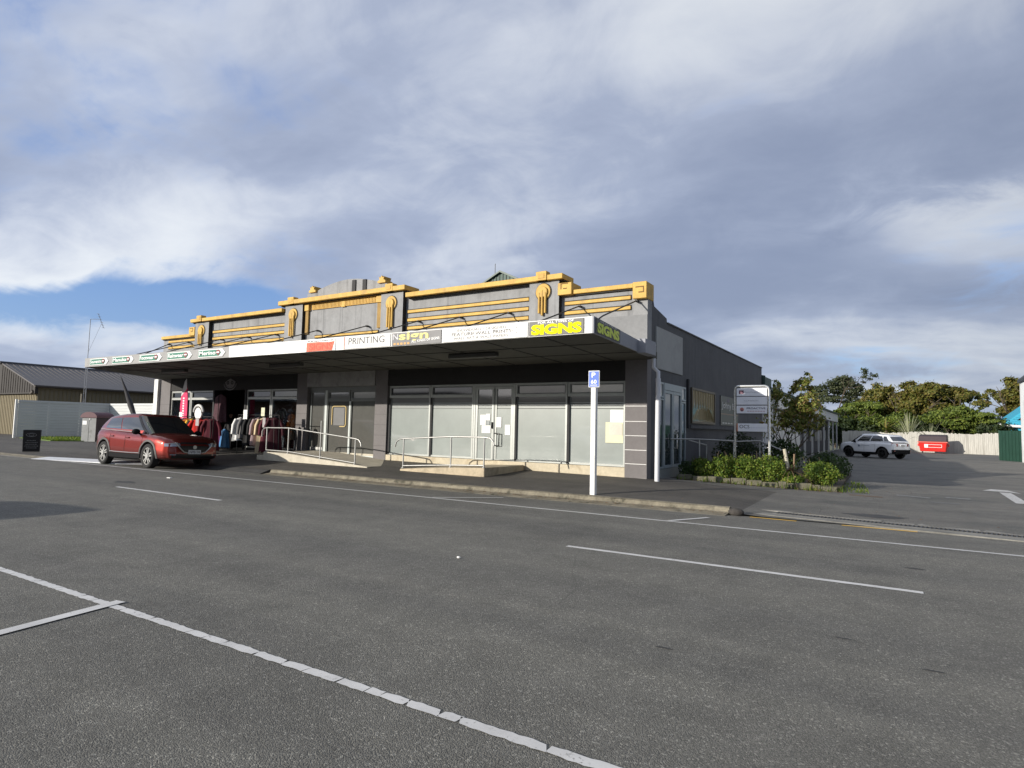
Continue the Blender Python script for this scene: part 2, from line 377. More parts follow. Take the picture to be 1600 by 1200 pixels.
b = MB(); gbox(b, 0, 9, -.16, -.13, -.03, .014); gbox(b, 0, 9, .13, .16, -.03, .014); b.build('frame', mat('drain_frame', (.10, .10, .095), .6, .3, var=.3), g)
b = MB(); x = .02
while x < 6.5: gbox(b, x, x + .022, -.13, .13, -.02, .011); x += .06
b.build('bars', mat('drain_bars', (.075, .075, .075), .55, .5, var=.2), g)
b = MB(); gbox(b, 0, 9, -.13, .13, -.1, .003); b.build('pit', mat('drain_pit', (.02, .02, .02), .9, var=0), g)
b = MB(); gbox(b, -.3, 9, -.46, -.17, -.05, .006); struct(b.build('channel', m_chan))
x = -.3; b = MB(); rr = random.Random(5)
while x < 9:
    w = rr.uniform(.2, .8); h_ = rr.uniform(.012, .02); o1 = rr.uniform(.22, .42); o2 = rr.uniform(.22, .42)
    b.hexa([gp_(x, .165, -.05), gp_(x + w - .02, .165, -.05), gp_(x + w - .05, o1, -.05), gp_(x + .04, o2, -.05)], [gp_(x, .165, h_), gp_(x + w - .02, .165, h_), gp_(x + w - .05, o1, .008), gp_(x + .04, o2, .008)]); x += w
struct(b.build('drain_surround', mat('broken_concrete', (.26, .25, .225), .9, var=.25, vs=5, bump=.5)))
# dished stone at the kerb end
struct(MB().sphere((-2.5, 11.72, -.03), .14, 10, 7, (1.0, .8, .55)).build('kerb_end_stone', mat('kerb_stone', (.05, .045, .04), .9, var=.3, bump=.5), smooth=60))

# road markings: sheets 4 mm above the road
U = tuple(x * .9 for x in ASPH)
WP = (.68, .67, .64)
m_w = paintline('white_line', WP, U, .40); m_wc = paintline('white_line_cracked', WP, U, .39, crack=3.6); m_y = paintline('yellow_line', (.80, .48, .07), U, .33); m_wf = paintline('faded_white', (.30, .30, .285), (.14, .136, .127), .52)
def mark(name, pts, m, zf=zroad, dz=.004, rag=.0):
    b = MB(); b.quad(*[(x, y, zf(x, y) + dz) for x, y in pts]); return struct(b.build(name, m))
def longmark(name, x0, x1, y0, y1, m, zf=zroad, st=.35, rag=.006):
    b = MB(); xs = fr(x0, x1, st * .15); n = len(xs)
    for x in xs:
        for y, e in ((y0, -1), (y1, 1)):
            b.v.append(Vector((x, y + rk.uniform(-rag, rag), zf(x, y) + .004)))
    b.f = [(2 * i, 2 * i + 2, 2 * i + 3, 2 * i + 1) for i in range(n - 1)]
    return struct(b.build(name, m))
b = MB(); x = -26.0
while x < 6:
    L_ = rk.choice((.09, .13, .18, .24, .34, .42)) * rk.uniform(.85, 1.15); g_ = rk.uniform(.003, .011); sk_ = rk.uniform(-.035, .02); n = max(3, int(L_ / .035)); up_, lo_ = [], []
    for k in range(n + 1):
        t_ = k / n; e = (.003 if k in (0, n) else 0); up_.append(Vector((x + sk_ * .5 + t_ * (L_ - g_), 2.506 - e + rk.uniform(-.007, .004), .004))); lo_.append(Vector((x - sk_ * .5 + t_ * (L_ - g_), 2.434 + e + rk.uniform(-.004, .007), .004)))
    k0 = len(b.v); b.v += lo_ + up_[::-1]; b.f.append(tuple(range(k0, k0 + 2 * n + 2))); x += L_
struct(b.build('parking_line', m_w))
def cross(name, xa, ya, xb, yb, w, m):
    d = Vector((xb - xa, yb - ya)).normalized(); n_ = Vector((-d.y, d.x)) * w / 2; P = [(xa + n_.x, ya + n_.y), (xa - n_.x, ya - n_.y), (xb - n_.x, yb - n_.y), (xb + n_.x, yb + n_.y)]
    b = MB(); b.quad(*[(x, y, zroad(x, y) + .008) for x, y in P]); return struct(b.build(name, m))
cross('bay_line', -5.03, 2.56, -4.63, .2, .10, m_w)
for k in range(-5, 3): longmark('centre_dash', -3.36 + k * 10.32, .16 + k * 10.32, 6.69, 6.775, m_w, st=.6, rag=.004)
longmark('edge_line', -60, 40, 9.53, 9.62, m_w, st=.8, rag=.006)
cross('bay_tick', -7.74, 9.62, -6.95, 10.95, .09, m_w); cross('bay_tick', -3.05, 9.6, -2.74, 10.75, .09, m_w)
for xa, xb in ((-2.25, -1.5), (-.82, .22), (1.12, 2.1), (3.0, 4.0)): longmark('yellow_dash', xa, xb, 11.57, 11.70, m_y, st=.5)
# arrow painted in the car park, old bay marks and patches
def flat(name, pts, m, dz=.005): return struct(MB().quad(*[(x, y, zg(x, y) + dz) for x, y in pts]).build(name, m))
m_ar = paintline('arrow_white', (.58, .57, .54), (.14, .136, .127), .44)
flat('painted_arrow', [(1.93, 21.6), (2.2, 22.35), (2.55, 22.2), (2.72, 21.1), (2.5, 21.5), (2.28, 21.55)], m_ar)
flat('painted_arrow', [(2.26, 21.2), (2.5, 21.2), (2.44, 17.9), (2.2, 17.9)], m_ar)
flat('worn_mark', [(-.1, 18.0), (.6, 17.75), (.62, 17.95), (-.05, 18.25)], m_wf); flat('worn_mark', [(.9, 18.25), (1.4, 18.15), (1.42, 18.4), (.95, 18.45)], m_wf)
flat('worn_mark', [(1.0, 31.2), (2.7, 32.5), (2.7, 32.75), (1.0, 31.5)], m_wf)
m_rust = mat('rusty_cover', (.13, .085, .05), .8, var=.3)
flat('rusty_cover', [(-1.05, 17.15), (-.35, 17.05), (-.35, 17.3), (-1.05, 17.4)], m_rust)
m_cov = mat('utility_cover', (.12, .12, .115), .75, var=.3, vs=6)
flat('utility_cover', [(.55, 16.6), (1.1, 16.55), (1.1, 16.85), (.55, 16.9)], m_cov)
m_tar = mat('tar_patch', (.045, .045, .045), .8, var=.3, vs=5)
rr = random.Random(11)
def blot(name, cx, cy, rx, ry, m, zf, dz=.003):
    P = [(cx + rx * math.cos(a) * rr.uniform(.6, 1.1), cy + ry * math.sin(a) * rr.uniform(.6, 1.1)) for a in [i * math.pi / 9 for i in range(18)]]
    b = MB(); b.v = [Vector((x, y, zf(x, y) + dz)) for x, y in P]; b.f = [tuple(range(18))]; struct(b.build(name, m))
blot('tar_patch', -.4, 13.2, .55, .28, m_tar, zg); blot('tar_patch', -14.6, 7.35, .35, .22, m_tar, zroad); blot('tar_patch', .12, 7.9, .14, .035, m_tar, zroad)
for cx, cy in ((-.35, 4.9), (.6, 4.3), (.15, 4.55), (-1.3, 4.0)): blot('tar_patch', cx, cy, .07, .015, m_tar, zroad)
# two bits of litter on the road
tag(MB().box(-15.0, -14.86, 8.5, 8.56, .004, .02).build('litter', mat('litter_white', (.7, .7, .68), .8, var=.1)), 'scrap of pale litter on the road left of the white centre dash', 'litter')
tag(MB().sphere((-3.96, 5.39, .012), .02, 8, 5, (1.2, .8, .6)).build('bottle_cap', mat('litter_white', (.7, .7, .68)), smooth=60), 'tiny white speck of litter alone in the near traffic lane', 'litter')

# ------------------------------------------------------------------ the shop building
m_par = mat('parapet_grey', (.27, .275, .28), .85, var=.1, vs=1.3, bump=.25, bs=9, dirt=((.15, .15, .15), .45), ds=.9, streak=.65)
m_dk = mat('dark_grey_paint', (.085, .087, .093), .8, var=.12, vs=1.2, bump=.12, bs=12, streak=.45)
m_blk = mat('black_paint', (.02, .02, .022), .75, var=.1)
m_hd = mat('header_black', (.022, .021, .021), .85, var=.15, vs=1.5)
m_pier = mat('pier_grey', (.155, .145, .145), .8, var=.08, vs=2, bump=.15, bs=20)
m_gold = mat('gold_paint', (.57, .355, .072), .65, var=.14, vs=3, dirt=((.33, .21, .07), .6), ds=2.4, streak=.25)
m_gold2 = mat('gold_paint_dentil', (.55, .33, .08), .7, var=.15, vs=9)
m_wht = mat('white_paint', (.74, .74, .72), .55, var=.05, vs=2, dirt=((.5, .5, .48), .5), ds=1.5, streak=.3)
m_cream = mat('cream_base', (.52, .46, .34), .85, var=.12, vs=2, bump=.2, dirt=((.3, .24, .15), .6), ds=2)
m_alu = mat('aluminium_frame', (.30, .315, .30), .45, .35, var=.06)
m_alu2 = mat('aluminium_dark', (.13, .14, .135), .45, .3, var=.06)
m_film = mat('frosted_film', (.245, .278, .264), .3, var=.08, vs=.35, spec=.6, coat=1.0, cior=1.9)
m_film2 = mat('frosted_film_pale', (.36, .395, .38), .35, var=.03, spec=.6, coat=.5)
m_gdk = mat('glass_dark', (.012, .014, .016), .04, var=0, spec=.9)
m_ggr = mat('glass_grey', (.19, .195, .192), .06, var=.05, vs=.6, spec=.8, coat=1.0, cior=1.8)
m_gbl = mat('glass_blind', (.32, .32, .30), .15, var=.05, spec=.8, coat=.5)
m_conc = mat('stained_concrete', (.30, .30, .295), .9, var=.14, vs=1.6, bump=.2, dirt=((.15, .15, .15), .6), ds=1.4)
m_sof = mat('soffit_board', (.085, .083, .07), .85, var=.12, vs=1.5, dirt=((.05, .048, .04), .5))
m_steel = mat('galvanised_steel', (.52, .52, .50), .38, .75, var=.08)
m_rod = mat('black_rod', (.015, .015, .015), .5, var=0)
m_grn = mat('green_roof', (.05, .085, .07), .6, .2, var=.15)
m_ramp = mat('ramp_concrete', (.50, .46, .37), .85, var=.12, vs=2.5, bump=.2, dirt=((.28, .25, .18), .5), ds=2)
m_paper = mat('paper_white', (.80, .81, .80), .8, var=.02); m_paper2 = mat('paper_cream', (.66, .66, .47), .8, var=.05)
m_ink = mat('dark_ink', (.06, .06, .06), .8, var=0)

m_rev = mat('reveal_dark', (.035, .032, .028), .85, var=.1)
bld = thing('shop_building', 'long grey single-storey shop row with stepped gold-trimmed parapet and deep street canopy', 'building', (-16.75, YF, .26))
XL, XR = -28.2, -5.5
def part(b, name, m, parent=bld, **k): return b.build(name, m, parent, **k)
# parapet wall, one stepped slab above the canopy
par = [(XL, 3.2), (XR, 3.2), (XR, 5.19), (-8.0, 5.19), (-8.0, 5.64), (-13.75, 5.64), (-13.75, 5.92), (-19.72, 5.92), (-19.72, 5.64), (-25.5, 5.64), (-25.5, 5.1), (XL, 5.1)]
b = MB(); b.box(XL, -25.5, YF, YF + .32, 3.25, 5.1).box(-25.5, -19.72, YF, YF + .32, 3.25, 5.64).box(-19.72, -13.75, YF, YF + .32, 3.25, 5.92).box(-13.75, -8.0, YF, YF + .32, 3.25, 5.64).box(-8.0, XR, YF, YF + .32, 3.25, 5.15)
part(b, 'parapet', m_par)
part(MB().box(-8.0, XR - .003, YF - .012, YF - .002, 3.4, 4.42), 'parapet_band', mat('parapet_band_grey', (.22, .225, .23), .85, var=.1, vs=1.3, bump=.25, bs=9))
# curved gable behind the middle bay, on its own plane
gp = [(-18.98, 5.8), (-14.93, 5.8), (-14.93, 6.30), (-15.25, 6.34)]
for i in range(13):
    t = i / 12; x = -15.4 - t * 2.9; gp.append((x, 6.36 + .27 * math.sin(math.pi * min(1, max(0, .06 + .88 * t)))))
gp += [(-18.5, 6.33), (-18.98, 6.30)]
part(MB().prism(gp, 'y', YF + .24, YF + .5), 'gable_wall', m_par)
for x in (-16.5, -15.98): part(MB().box(x - .085, x + .085, YF + .20, YF + .24, 5.9, 6.56 - (.03 if x > -16.2 else 0)), 'gable_stripe', m_blk)
for xa, xb in ((-18.82, -18.46), (-15.30, -14.94)):
    c = (xa + xb) / 2
    part(MB().prism([(xa, 6.31), (xb, 6.31), (xb, 6.38), (xb - .09, 6.42), (xb - .06, 6.52), (c + .06, 6.48), (c, 6.56), (c - .06, 6.48), (xa + .06, 6.53), (xa + .09, 6.42), (xa, 6.38)], 'y', YF + .16, YF + .52), 'finial', m_gold)
# pilasters: x0, x1, top of the shaft, medallion centre, foot, cap height
PIL = [(-25.52, -24.55, 5.58, 5.22, 4.62), (-19.70, -18.72, 5.82, 5.45, 4.61), (-14.78, -13.80, 5.82, 5.46, 4.61), (-8.98, -8.02, 5.56, 5.27, 4.62)]
for x0, x1, zt, zc, zb in PIL:
    p = part(MB().box(x0, x1, YF - .17, YF, 3.3, zt), 'pilaster', m_par)
    part(MB().quad((x1 + .004, YF - .17, 3.4), (x1 + .004, YF, 3.4), (x1 + .004, YF, zt - .01), (x1 + .004, YF - .17, zt - .01)), 'side_paint', m_blk, p)
    c = (x0 + x1) / 2 - .02; y = YF - .17
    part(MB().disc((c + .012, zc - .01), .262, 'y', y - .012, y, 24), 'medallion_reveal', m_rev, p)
    part(MB().disc((c, zc), .235, 'y', y - .03, y, 24), 'medallion_ring', m_gold, p, bevel=.008)
    part(MB().disc((c, zc - .01), .16, 'y', y - .085, y - .03, 24), 'medallion_disc', m_gold, p, bevel=.012)
    b = MB()
    for dx, dz in ((-.10, 0), (0, -.07), (.10, 0)): b.tube([(c + dx, y - .06, zb + dz + .03), (c + dx, y - .06, zc - .03 + (0 if dx else .07))], .036, 8)
    part(b, 'medallion_flutes', m_gold, p, smooth=50)
    k = MB().box(c - .17, c + .17, y - .16, YF - .1, zt + .01, zt + .27); kp = part(k, 'cap_block', m_gold, p, bevel=.01)
    part(MB().box(c - .1, c + .1, y - .172, y - .16, zt + .07, zt + .21), 'cap_inset', m_gold2, p)
# cornices: bars with a black soffit below
def cornice(x0, x1, z0, z1, pr=.13, back=.42):
    o = part(MB().box(x0, x1, YF - pr, YF + back, z0, z1), 'cornice', m_gold, bevel=.012)
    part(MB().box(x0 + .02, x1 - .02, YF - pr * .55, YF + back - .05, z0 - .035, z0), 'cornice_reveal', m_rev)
cornice(-28.2, -25.52, 5.02, 5.15); cornice(-25.72, -19.74, 5.59, 5.73, .3); cornice(-19.95, -13.62, 5.83, 5.99, .32)
cornice(-13.60, -7.86, 5.57, 5.72, .3); cornice(-7.62, -5.86, 5.13, 5.25)
# greek key ends of the wings
def key(x0, x1, z0, z1, pr=.15):
    part(MB().box(x0, x1, YF - pr, YF + .42, z0, z1), 'key_block', m_gold, bevel=.01)
key(-5.86, -5.48, 4.83, 5.27); key(-8.05, -7.62, 5.12, 5.46, .2); key(-25.95, -25.53, 5.05, 5.42, .2)
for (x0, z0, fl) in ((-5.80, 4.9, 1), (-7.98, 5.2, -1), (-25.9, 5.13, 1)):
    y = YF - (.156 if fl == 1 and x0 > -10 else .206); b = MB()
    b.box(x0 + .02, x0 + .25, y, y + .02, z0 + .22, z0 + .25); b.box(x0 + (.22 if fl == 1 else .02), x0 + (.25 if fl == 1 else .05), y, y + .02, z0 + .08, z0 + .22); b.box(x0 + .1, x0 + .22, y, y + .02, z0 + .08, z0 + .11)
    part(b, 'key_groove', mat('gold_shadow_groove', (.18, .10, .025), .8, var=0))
# gold mouldings on the bays
def mould(x0, x1, z, h=.095):
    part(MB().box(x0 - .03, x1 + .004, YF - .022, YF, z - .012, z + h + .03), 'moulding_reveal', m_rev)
    part(MB().box(x0, x1, YF - .05, YF, z, z + h), 'moulding', m_gold, bevel=.012)
for x0, x1 in ((-24.45, -19.83), (-13.70, -9.07)):
    for z in (5.09, 4.81, 4.54): mould(x0, x1, z)
for x0, x1 in ((-27.75, -25.65), (-7.9, -5.95)):
    for z in (4.85, 4.58): mould(x0, x1, z)
mould(-18.15, -15.0, 4.53, .07)
part(MB().box(-18.72, -14.80, YF - .1, YF, 5.79, 5.83), 'frieze_ledge', m_gold)
for k in range(2):
    x0, x1 = ((-18.36, -16.8), (-16.62, -15.0))[k]
    part(MB().box(x0, x1, YF - .05, YF, 5.58, 5.78), 'dentil_band', m_gold2)
    b = MB(); x = x0 + .03
    while x < x1 - .03: b.box(x, x + .035, YF - .065, YF - .05, 5.60, 5.77); x += .07
    part(b, 'dentil_teeth', m_gold)
part(MB().box(-16.8, -16.62, YF - .07, YF, 5.56, 5.79), 'frieze_block', m_gold)
for x in (-18.6, -14.95):
    part(MB().box(x - .11, x + .13, YF - .11, YF, 5.56, 5.79), 'corbel', m_gold); part(MB().box(x - .09, x + .09, YF - .07, YF, 4.69, 5.56), 'corbel_strip', mat('gold_brown', (.30, .19, .06), .8, var=.15))
part(MB().box(-16.79, -16.785, YF - .004, YF, 4.65, 5.56), 'render_crack', m_dk)
# canopy: soffit slab falling to the wall, fascia boards round it
cf = [(-26.0, 11.42), (-5.2, 11.42), (-5.24, YF), (-28.2, YF)]
zt_, zb_ = (3.64, 3.64, 3.46, 3.46), (3.33, 3.33, 3.235, 3.235)
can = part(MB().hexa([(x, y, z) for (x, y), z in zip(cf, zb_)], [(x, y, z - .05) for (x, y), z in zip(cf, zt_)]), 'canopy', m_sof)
part(MB().box(-26.04, -17.15, 11.385, 11.42, 3.325, 3.655), 'fascia', mat('fascia_grey', (.30, .30, .295), .7, var=.08, dirt=((.2, .2, .19), .4)), can)
part(MB().box(-17.15, -5.2, 11.385, 11.42, 3.325, 3.665), 'fascia', m_wht, can)
part(MB().hexa([(-5.2, 11.385, 3.322), (-5.165, 11.385, 3.322), (-5.205, 14.0, 3.25), (-5.24, 14.0, 3.25)], [(-5.2, 11.385, 3.668), (-5.165, 11.385, 3.668), (-5.205, 14.0, 3.53), (-5.24, 14.0, 3.53)]), 'fascia', mat('fascia_side_grey', (.27, .28, .31), .7, var=.06), can)
part(MB().hexa([(-26.07, 11.4, 3.322), (-26.03, 11.385, 3.322), (-28.2, YF - .01, 3.23), (-28.25, YF - .01, 3.23)], [(-26.07, 11.4, 3.655), (-26.03, 11.385, 3.655), (-28.2, YF - .01, 3.5), (-28.25, YF - .01, 3.5)]), 'fascia', m_par, can)
b = MB()
for x in fr(-25.0, -6.4, 1.55): b.box(x - .02, x + .02, 11.44, 15.4, 0, .012)
for v in b.v: v.z += 3.33 - (v.y - 11.42) * .0234 - .012
part(b, 'soffit_batten', mat('soffit_batten_dark', (.03, .03, .026), .8, var=.1), can)
b = MB()
for y in (12.7, 14.1): b.box(-26.2, -5.3, y - .018, y + .018, 3.33 - (y - 11.42) * .0234 - .012, 3.33 - (y - 11.42) * .0234)
part(b, 'soffit_batten', MC['soffit_batten_dark'], can)
for x in (-22.9, -16.6, -9.3):
    part(MB().box(x - .75, x + .75, 12.95, 13.12, 3.17, 3.285), 'soffit_light', mat('light_housing', (.05, .05, .045), .5, var=.1), can, bevel=.02)
part(MB().box(-5.235, -5.02, 14.0, 14.75, 3.22, 3.56), 'gutter_box', mat('gutter_grey', (.25, .26, .29), .6, var=.05), bevel=.01)
part(MB().hexa([(-5.65, 13.9, 3.53), (-5.24, 13.9, 3.53), (-5.24, 15.4, 3.565), (-5.65, 15.4, 3.565)], [(-5.65, 13.9, 3.55), (-5.24, 13.9, 3.55), (-5.24, 15.4, 3.60), (-5.65, 15.4, 3.60)]), 'flashing', m_wht)
part(MB().tube([(-5.27, 15.3, 3.23), (-5.27, 15.3, 3.0), (-5.14, 15.28, 2.88), (-5.14, 15.28, 2.7)], .05, 10).tube([(-5.14, 15.28, 2.72), (-5.16, 15.28, .12)], .062, 10), 'downpipe', mat('downpipe_white', (.62, .63, .66), .45, var=.04), smooth=50)
# stay rods
HK = [-27.6, -26.04, -23.73, -21.98, -20.27, -17.93, -15.46, -13.17, -11.48, -9.7, -7.4, -5.76]
for x in HK:
    xe = max(-25.9, x)
    b = MB().tube([(x, YF - .02, 4.77), (x, YF - .16, 4.77)], .035, 7).tube([(x, YF - .14, 4.77), (xe, 13.2, 4.02 - (.0)), (xe, 12.3, 3.60)] if x > -26.5 else [(x, YF - .14, 4.77), (-26.7, 12.9, 3.6)], .019, 6)
    part(b, 'stay_rod', m_rod, smooth=50)
# side wall with its stepped top; rear and roof
side = [(15.8, 0), (31.4, -.1), (31.4, 4.5), (17.1, 4.42), (17.05, 4.56), (16.0, 4.72), (15.8, 5.15)]
part(MB().prism(side, 'x', XR - .3, XR), 'side_wall', m_dk)
part(MB().box(XR - .29, XR + .003, YF + .325, 15.8, .0, 5.15), 'corner_return', mat('corner_dark', (.05, .05, .055), .8, var=.1))
part(MB().prism([(17.1, 4.42), (31.4, 4.5), (31.4, 4.54), (17.1, 4.46)], 'x', XR - .35, XR + .03), 'coping', mat('coping_black', (.03, .03, .032), .6, var=.1))
part(MB().box(XL, XL + .25, 15.8, 31.4, 0, 4.4), 'side_wall', m_conc); part(MB().box(XL + .25, XR - .3, 31.1, 31.4, 0, 4.4), 'rear_wall', m_dk)
part(MB().box(XL + .25, XR - .3, 15.8, 31.1, 4.2, 4.3), 'roof', m_grn)
# corrugated roof lantern peeping over the parapet
rg = part(MB().prism([(-18.3, 8.55), (-15.5, 8.55), (-16.93, 9.26)], 'y', 26, 30), 'roof_gable', m_grn)
b = MB()
for k in range(10):
    x = -17.85 + k * .2; b.box(x, x + .05, 25.97, 26, 8.55, 9.2 - abs(x + .02 + 16.93) * .49)
part(b, 'cladding_ribs', mat('green_rib', (.03, .05, .042), .6, var=.1), rg)
part(MB().prism([(-18.4, 8.5), (-16.93, 9.22), (-15.4, 8.5), (-15.4, 8.58), (-16.93, 9.31), (-18.4, 8.58)], 'y', 25.85, 30), 'gable_trim', mat('green_trim', (.035, .07, .055), .5, var=.1), rg)
part(MB().box(-18.1, -15.7, 26.3, 29.7, 4.3, 8.55), 'gable_base', m_grn, rg)
part(MB().tube([(-17.37, 26.1, 8.8), (-17.37, 26.1, 9.75)], .018, 5), 'mast', m_rod, rg)

# --- street front below the canopy
YW = YF + .07
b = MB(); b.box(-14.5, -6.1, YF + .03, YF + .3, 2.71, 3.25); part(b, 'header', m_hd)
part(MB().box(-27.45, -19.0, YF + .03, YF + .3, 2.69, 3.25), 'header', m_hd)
part(MB().box(-18.45, -15.07, YF - .03, YF + .25, 2.73, 3.24), 'concrete_panel', m_conc)
PIERS = [(-28.2, -27.45), (-19.02, -18.45), (-15.05, -14.5), (-6.1, XR)]
for x0, x1 in PIERS:
    p = part(MB().box(x0, x1, YF, YF + .32, 0, 3.245), 'pier', m_pier)
    if x0 > -10:
        b = MB()
        for z in (2.02, 1.62, 1.25, .88, .52): b.box(x0 + .01, x1 - .01, YF - .004, YF, z, z + .014)
        part(b, 'block_joint', m_wht, p)
        part(MB().box(x0, x1, YF - .012, YF, .12, .165), 'peeling_foot', mat('peeling_white', (.6, .58, .54), .9, var=.3, vs=14), p)
    else:
        b = MB()
        for z in (2.1, 1.75, 1.4, 1.05, .7): b.box(x0 + .005, x1 - .005, YF - .003, YF, z, z + .01)
        part(b, 'block_joint', mat('joint_dark', (.10, .095, .095), .9, var=.1), p)
part(MB().box(-28.55, -28.25, YF - .12, YF + .05, .2, 3.23), 'corner_post', m_wht)
part(MB().box(-14.5, -6.1, YF + .01, YF + .3, .0, .42), 'base_course', m_cream)
def glazing(x0, x1, z0, z1, zt=None, film=True, top='dark', y=YW, fw_=.055, name='window', pane=None, fm=m_alu, stripes=True, mx=None):
    """one framed window: frame, pane, frosted film with its clear lines, hopper light above the transom"""
    b = MB(); b.box(x0, x0 + fw_, y, y + .07, z0, z1).box(x1 - fw_, x1, y, y + .07, z0, z1).box(x0 + fw_, x1 - fw_, y, y + .07, z0, z0 + fw_).box(x0 + fw_, x1 - fw_, y, y + .07, z1 - fw_, z1)
    if zt: b.box(x0 + fw_, x1 - fw_, y, y + .07, zt - .04, zt + .04)
    if mx: b.box(mx - fw_ * .6, mx + fw_ * .6, y + .004, y + .066, z0 + fw_, z1 - fw_)
    w = part(b, name, fm)
    ze = (zt - .04) if zt else z1 - fw_
    a0, a1 = x0 + fw_, x1 - fw_
    def sheet(n, za, zb, m, d): return part(MB().box(a0, a1, y + d, y + d + .008, za, zb), n, m, w)
    if film:
        sheet('pane', z0 + fw_, ze, m_ggr, .05)
        sheet('film', z0 + fw_, 1.955, film if film is not True else m_film, .04)
        if stripes:
            for za, zb in ((1.985, 2.02), (2.05, 2.085), (2.115, 2.135)): sheet('film_stripe', za, zb, film if film is not True else m_film2, .04)
    else: sheet('pane', z0 + fw_, ze, pane or m_gdk, .045)
    if zt:
        b = MB(); f2 = .03; za, zb = zt + .04, z1 - fw_
        b.box(a0, a0 + f2, y + .01, y + .06, za, zb).box(a1 - f2, a1, y + .01, y + .06, za, zb).box(a0 + f2, a1 - f2, y + .01, y + .06, za, za + f2).box(a0 + f2, a1 - f2, y + .01, y + .06, zb - f2, zb)
        part(b, 'hopper_frame', m_alu2, w); part(MB().box(a0 + f2, a1 - f2, y + .045, y + .053, za + f2, zb - f2), 'hopper_pane', {'dark': m_gdk, 'pale': m_gbl, 'grey': m_ggr}[top], w)
    return w
glazing(-14.46, -12.71, .43, 2.70, 2.34); glazing(-12.69, -11.02, .43, 2.70, 2.34)
glazing(-9.52, -7.83, .43, 2.70, 2.34); w4 = glazing(-7.81, -6.11, .43, 2.70, 2.34, top='pale')
for x0, x1 in ((-14.46, -12.71), (-12.69, -11.02), (-9.52, -7.83), (-7.81, -6.11)): part(MB().box(x0, x0 + .06, YW - .012, YW, .44, 2.3), 'mullion_seal', m_blk)
def leaf_door(x0, x1, z0, z1, y, hx, film=True, pane=None, fm=m_alu):
    f = .075; b = MB(); b.box(x0, x0 + f, y, y + .05, z0, z1).box(x1 - f, x1, y, y + .05, z0, z1).box(x0 + f, x1 - f, y, y + .05, z0, z0 + .12).box(x0 + f, x1 - f, y, y + .05, z1 - f, z1)
    d = part(b, 'door', fm)
    part(MB().box(x0 + f, x1 - f, y + .03, y + .04, z0 + .12, z1 - f), 'pane', pane or m_ggr, d)
    if film:
        part(MB().box(x0 + f, x1 - f, y + .018, y + .028, z0 + .12, 1.955), 'film', m_film, d)
        for za, zb in ((1.985, 2.02), (2.05, 2.085)): part(MB().box(x0 + f, x1 - f, y + .018, y + .028, za, zb), 'film_stripe', m_film2, d)
    if hx: part(MB().tube([(hx, y + .0, 1.22), (hx, y - .07, 1.22), (hx + .17, y - .07, 1.22), (hx + .17, y - .07, .86), (hx, y - .07, .86), (hx, y, .86)], .018, 7), 'handle', mat('handle_black', (.02, .02, .02), .4, .5, var=0), d, smooth=50)
    return d
part(MB().box(-11.01, -10.95, YW, YW + .07, .30, 2.70).box(-9.59, -9.53, YW, YW + .07, .30, 2.70).box(-10.95, -9.59, YW, YW + .07, 2.62, 2.70), 'door_frame', m_alu)
dl = leaf_door(-10.94, -10.27, .34, 2.61, YW + .01, None); dr = leaf_door(-10.25, -9.60, .34, 2.61, YW + .01, -10.2)
part(MB().box(-10.285, -10.235, YW - .004, YW + .01, .36, 2.55), 'meeting_seal', m_alu2)
part(MB().tube([(-10.31, YW - .02, 1.55), (-10.31, YW - .02, 1.36)], .03, 8), 'lock', m_blk, dl)
for x0, x1, z0, z1 in ((-10.76, -10.56, 1.46, 1.77), (-10.55, -10.40, 1.60, 1.80), (-10.70, -10.38, 1.22, 1.45)): part(MB().box(x0, x1, YW + .008, YW + .016, z0, z1), 'notice', m_paper, dl)
part(MB().box(-10.545, -10.42, YW + .008, YW + .016, 1.47, 1.58), 'notice', mat('notice_grey', (.35, .38, .38), .8, var=.1), dl)
for x0, x1, z0, z1 in ((-10.17, -10.0, 1.40, 1.70), (-9.87, -9.69, 1.18, 1.48)): part(MB().box(x0, x1, YW + .008, YW + .016, z0, z1), 'notice', m_paper, dr)
part(MB().box(-6.55, -6.18, YW + .02, YW + .032, 1.55, 1.93), 'notice', m_paper, w4); part(MB().box(-6.68, -6.18, YW + .012, YW + .02, 1.05, 1.60), 'notice', m_paper2, w4)
part(MB().box(-6.57, -6.20, YW + .004, YW + .012, 1.26, 1.56), 'notice', mat('notice_pink', (.62, .58, .5), .8, var=.06), w4)
# middle shop, set back a little
ym = YF + .12
part(MB().box(-18.45, -15.05, ym + .02, ym + .3, 0, .40), 'base_course', m_ramp)
part(MB().box(-18.45, -15.05, ym, ym + .08, 2.60, 2.73), 'door_frame', m_alu2)
d = leaf_door(-18.40, -17.60, .42, 2.6, ym, None, False, mat('glass_tinted', (.10, .10, .092), .08, var=.06, vs=.8, spec=.8, coat=.5), m_alu2)
part(MB().tube([(-17.72, ym - .03, 1.05), (-17.72, ym - .05, 1.0), (-17.72, ym - .05, 1.5)], .022, 7), 'handle', m_steel, d, smooth=50)
part(MB().box(-18.3, -17.7, ym - .006, ym + .0, .46, .55), 'kick_plate', m_steel, d)
gt = MC['glass_tinted']
wm1 = glazing(-17.50, -16.36, .30, 2.6, 2.24, False, 'grey', ym, .05, pane=gt, fm=m_alu2); wm2 = glazing(-16.33, -15.10, .26, 2.6, 2.24, False, 'pale', ym, .05, pane=gt, fm=m_alu2)
part(MB().box(-17.60, -17.50, ym - .02, ym + .09, .34, 2.6), 'jamb', mat('jamb_pale', (.52, .56, .54), .5, var=.03)); part(MB().box(-16.38, -16.31, ym - .015, ym, .30, 2.2), 'mullion', MC['jamb_pale'])
part(MB().box(-17.5, -15.1, ym - .02, ym, .24, .33), 'sill', MC['jamb_pale'])
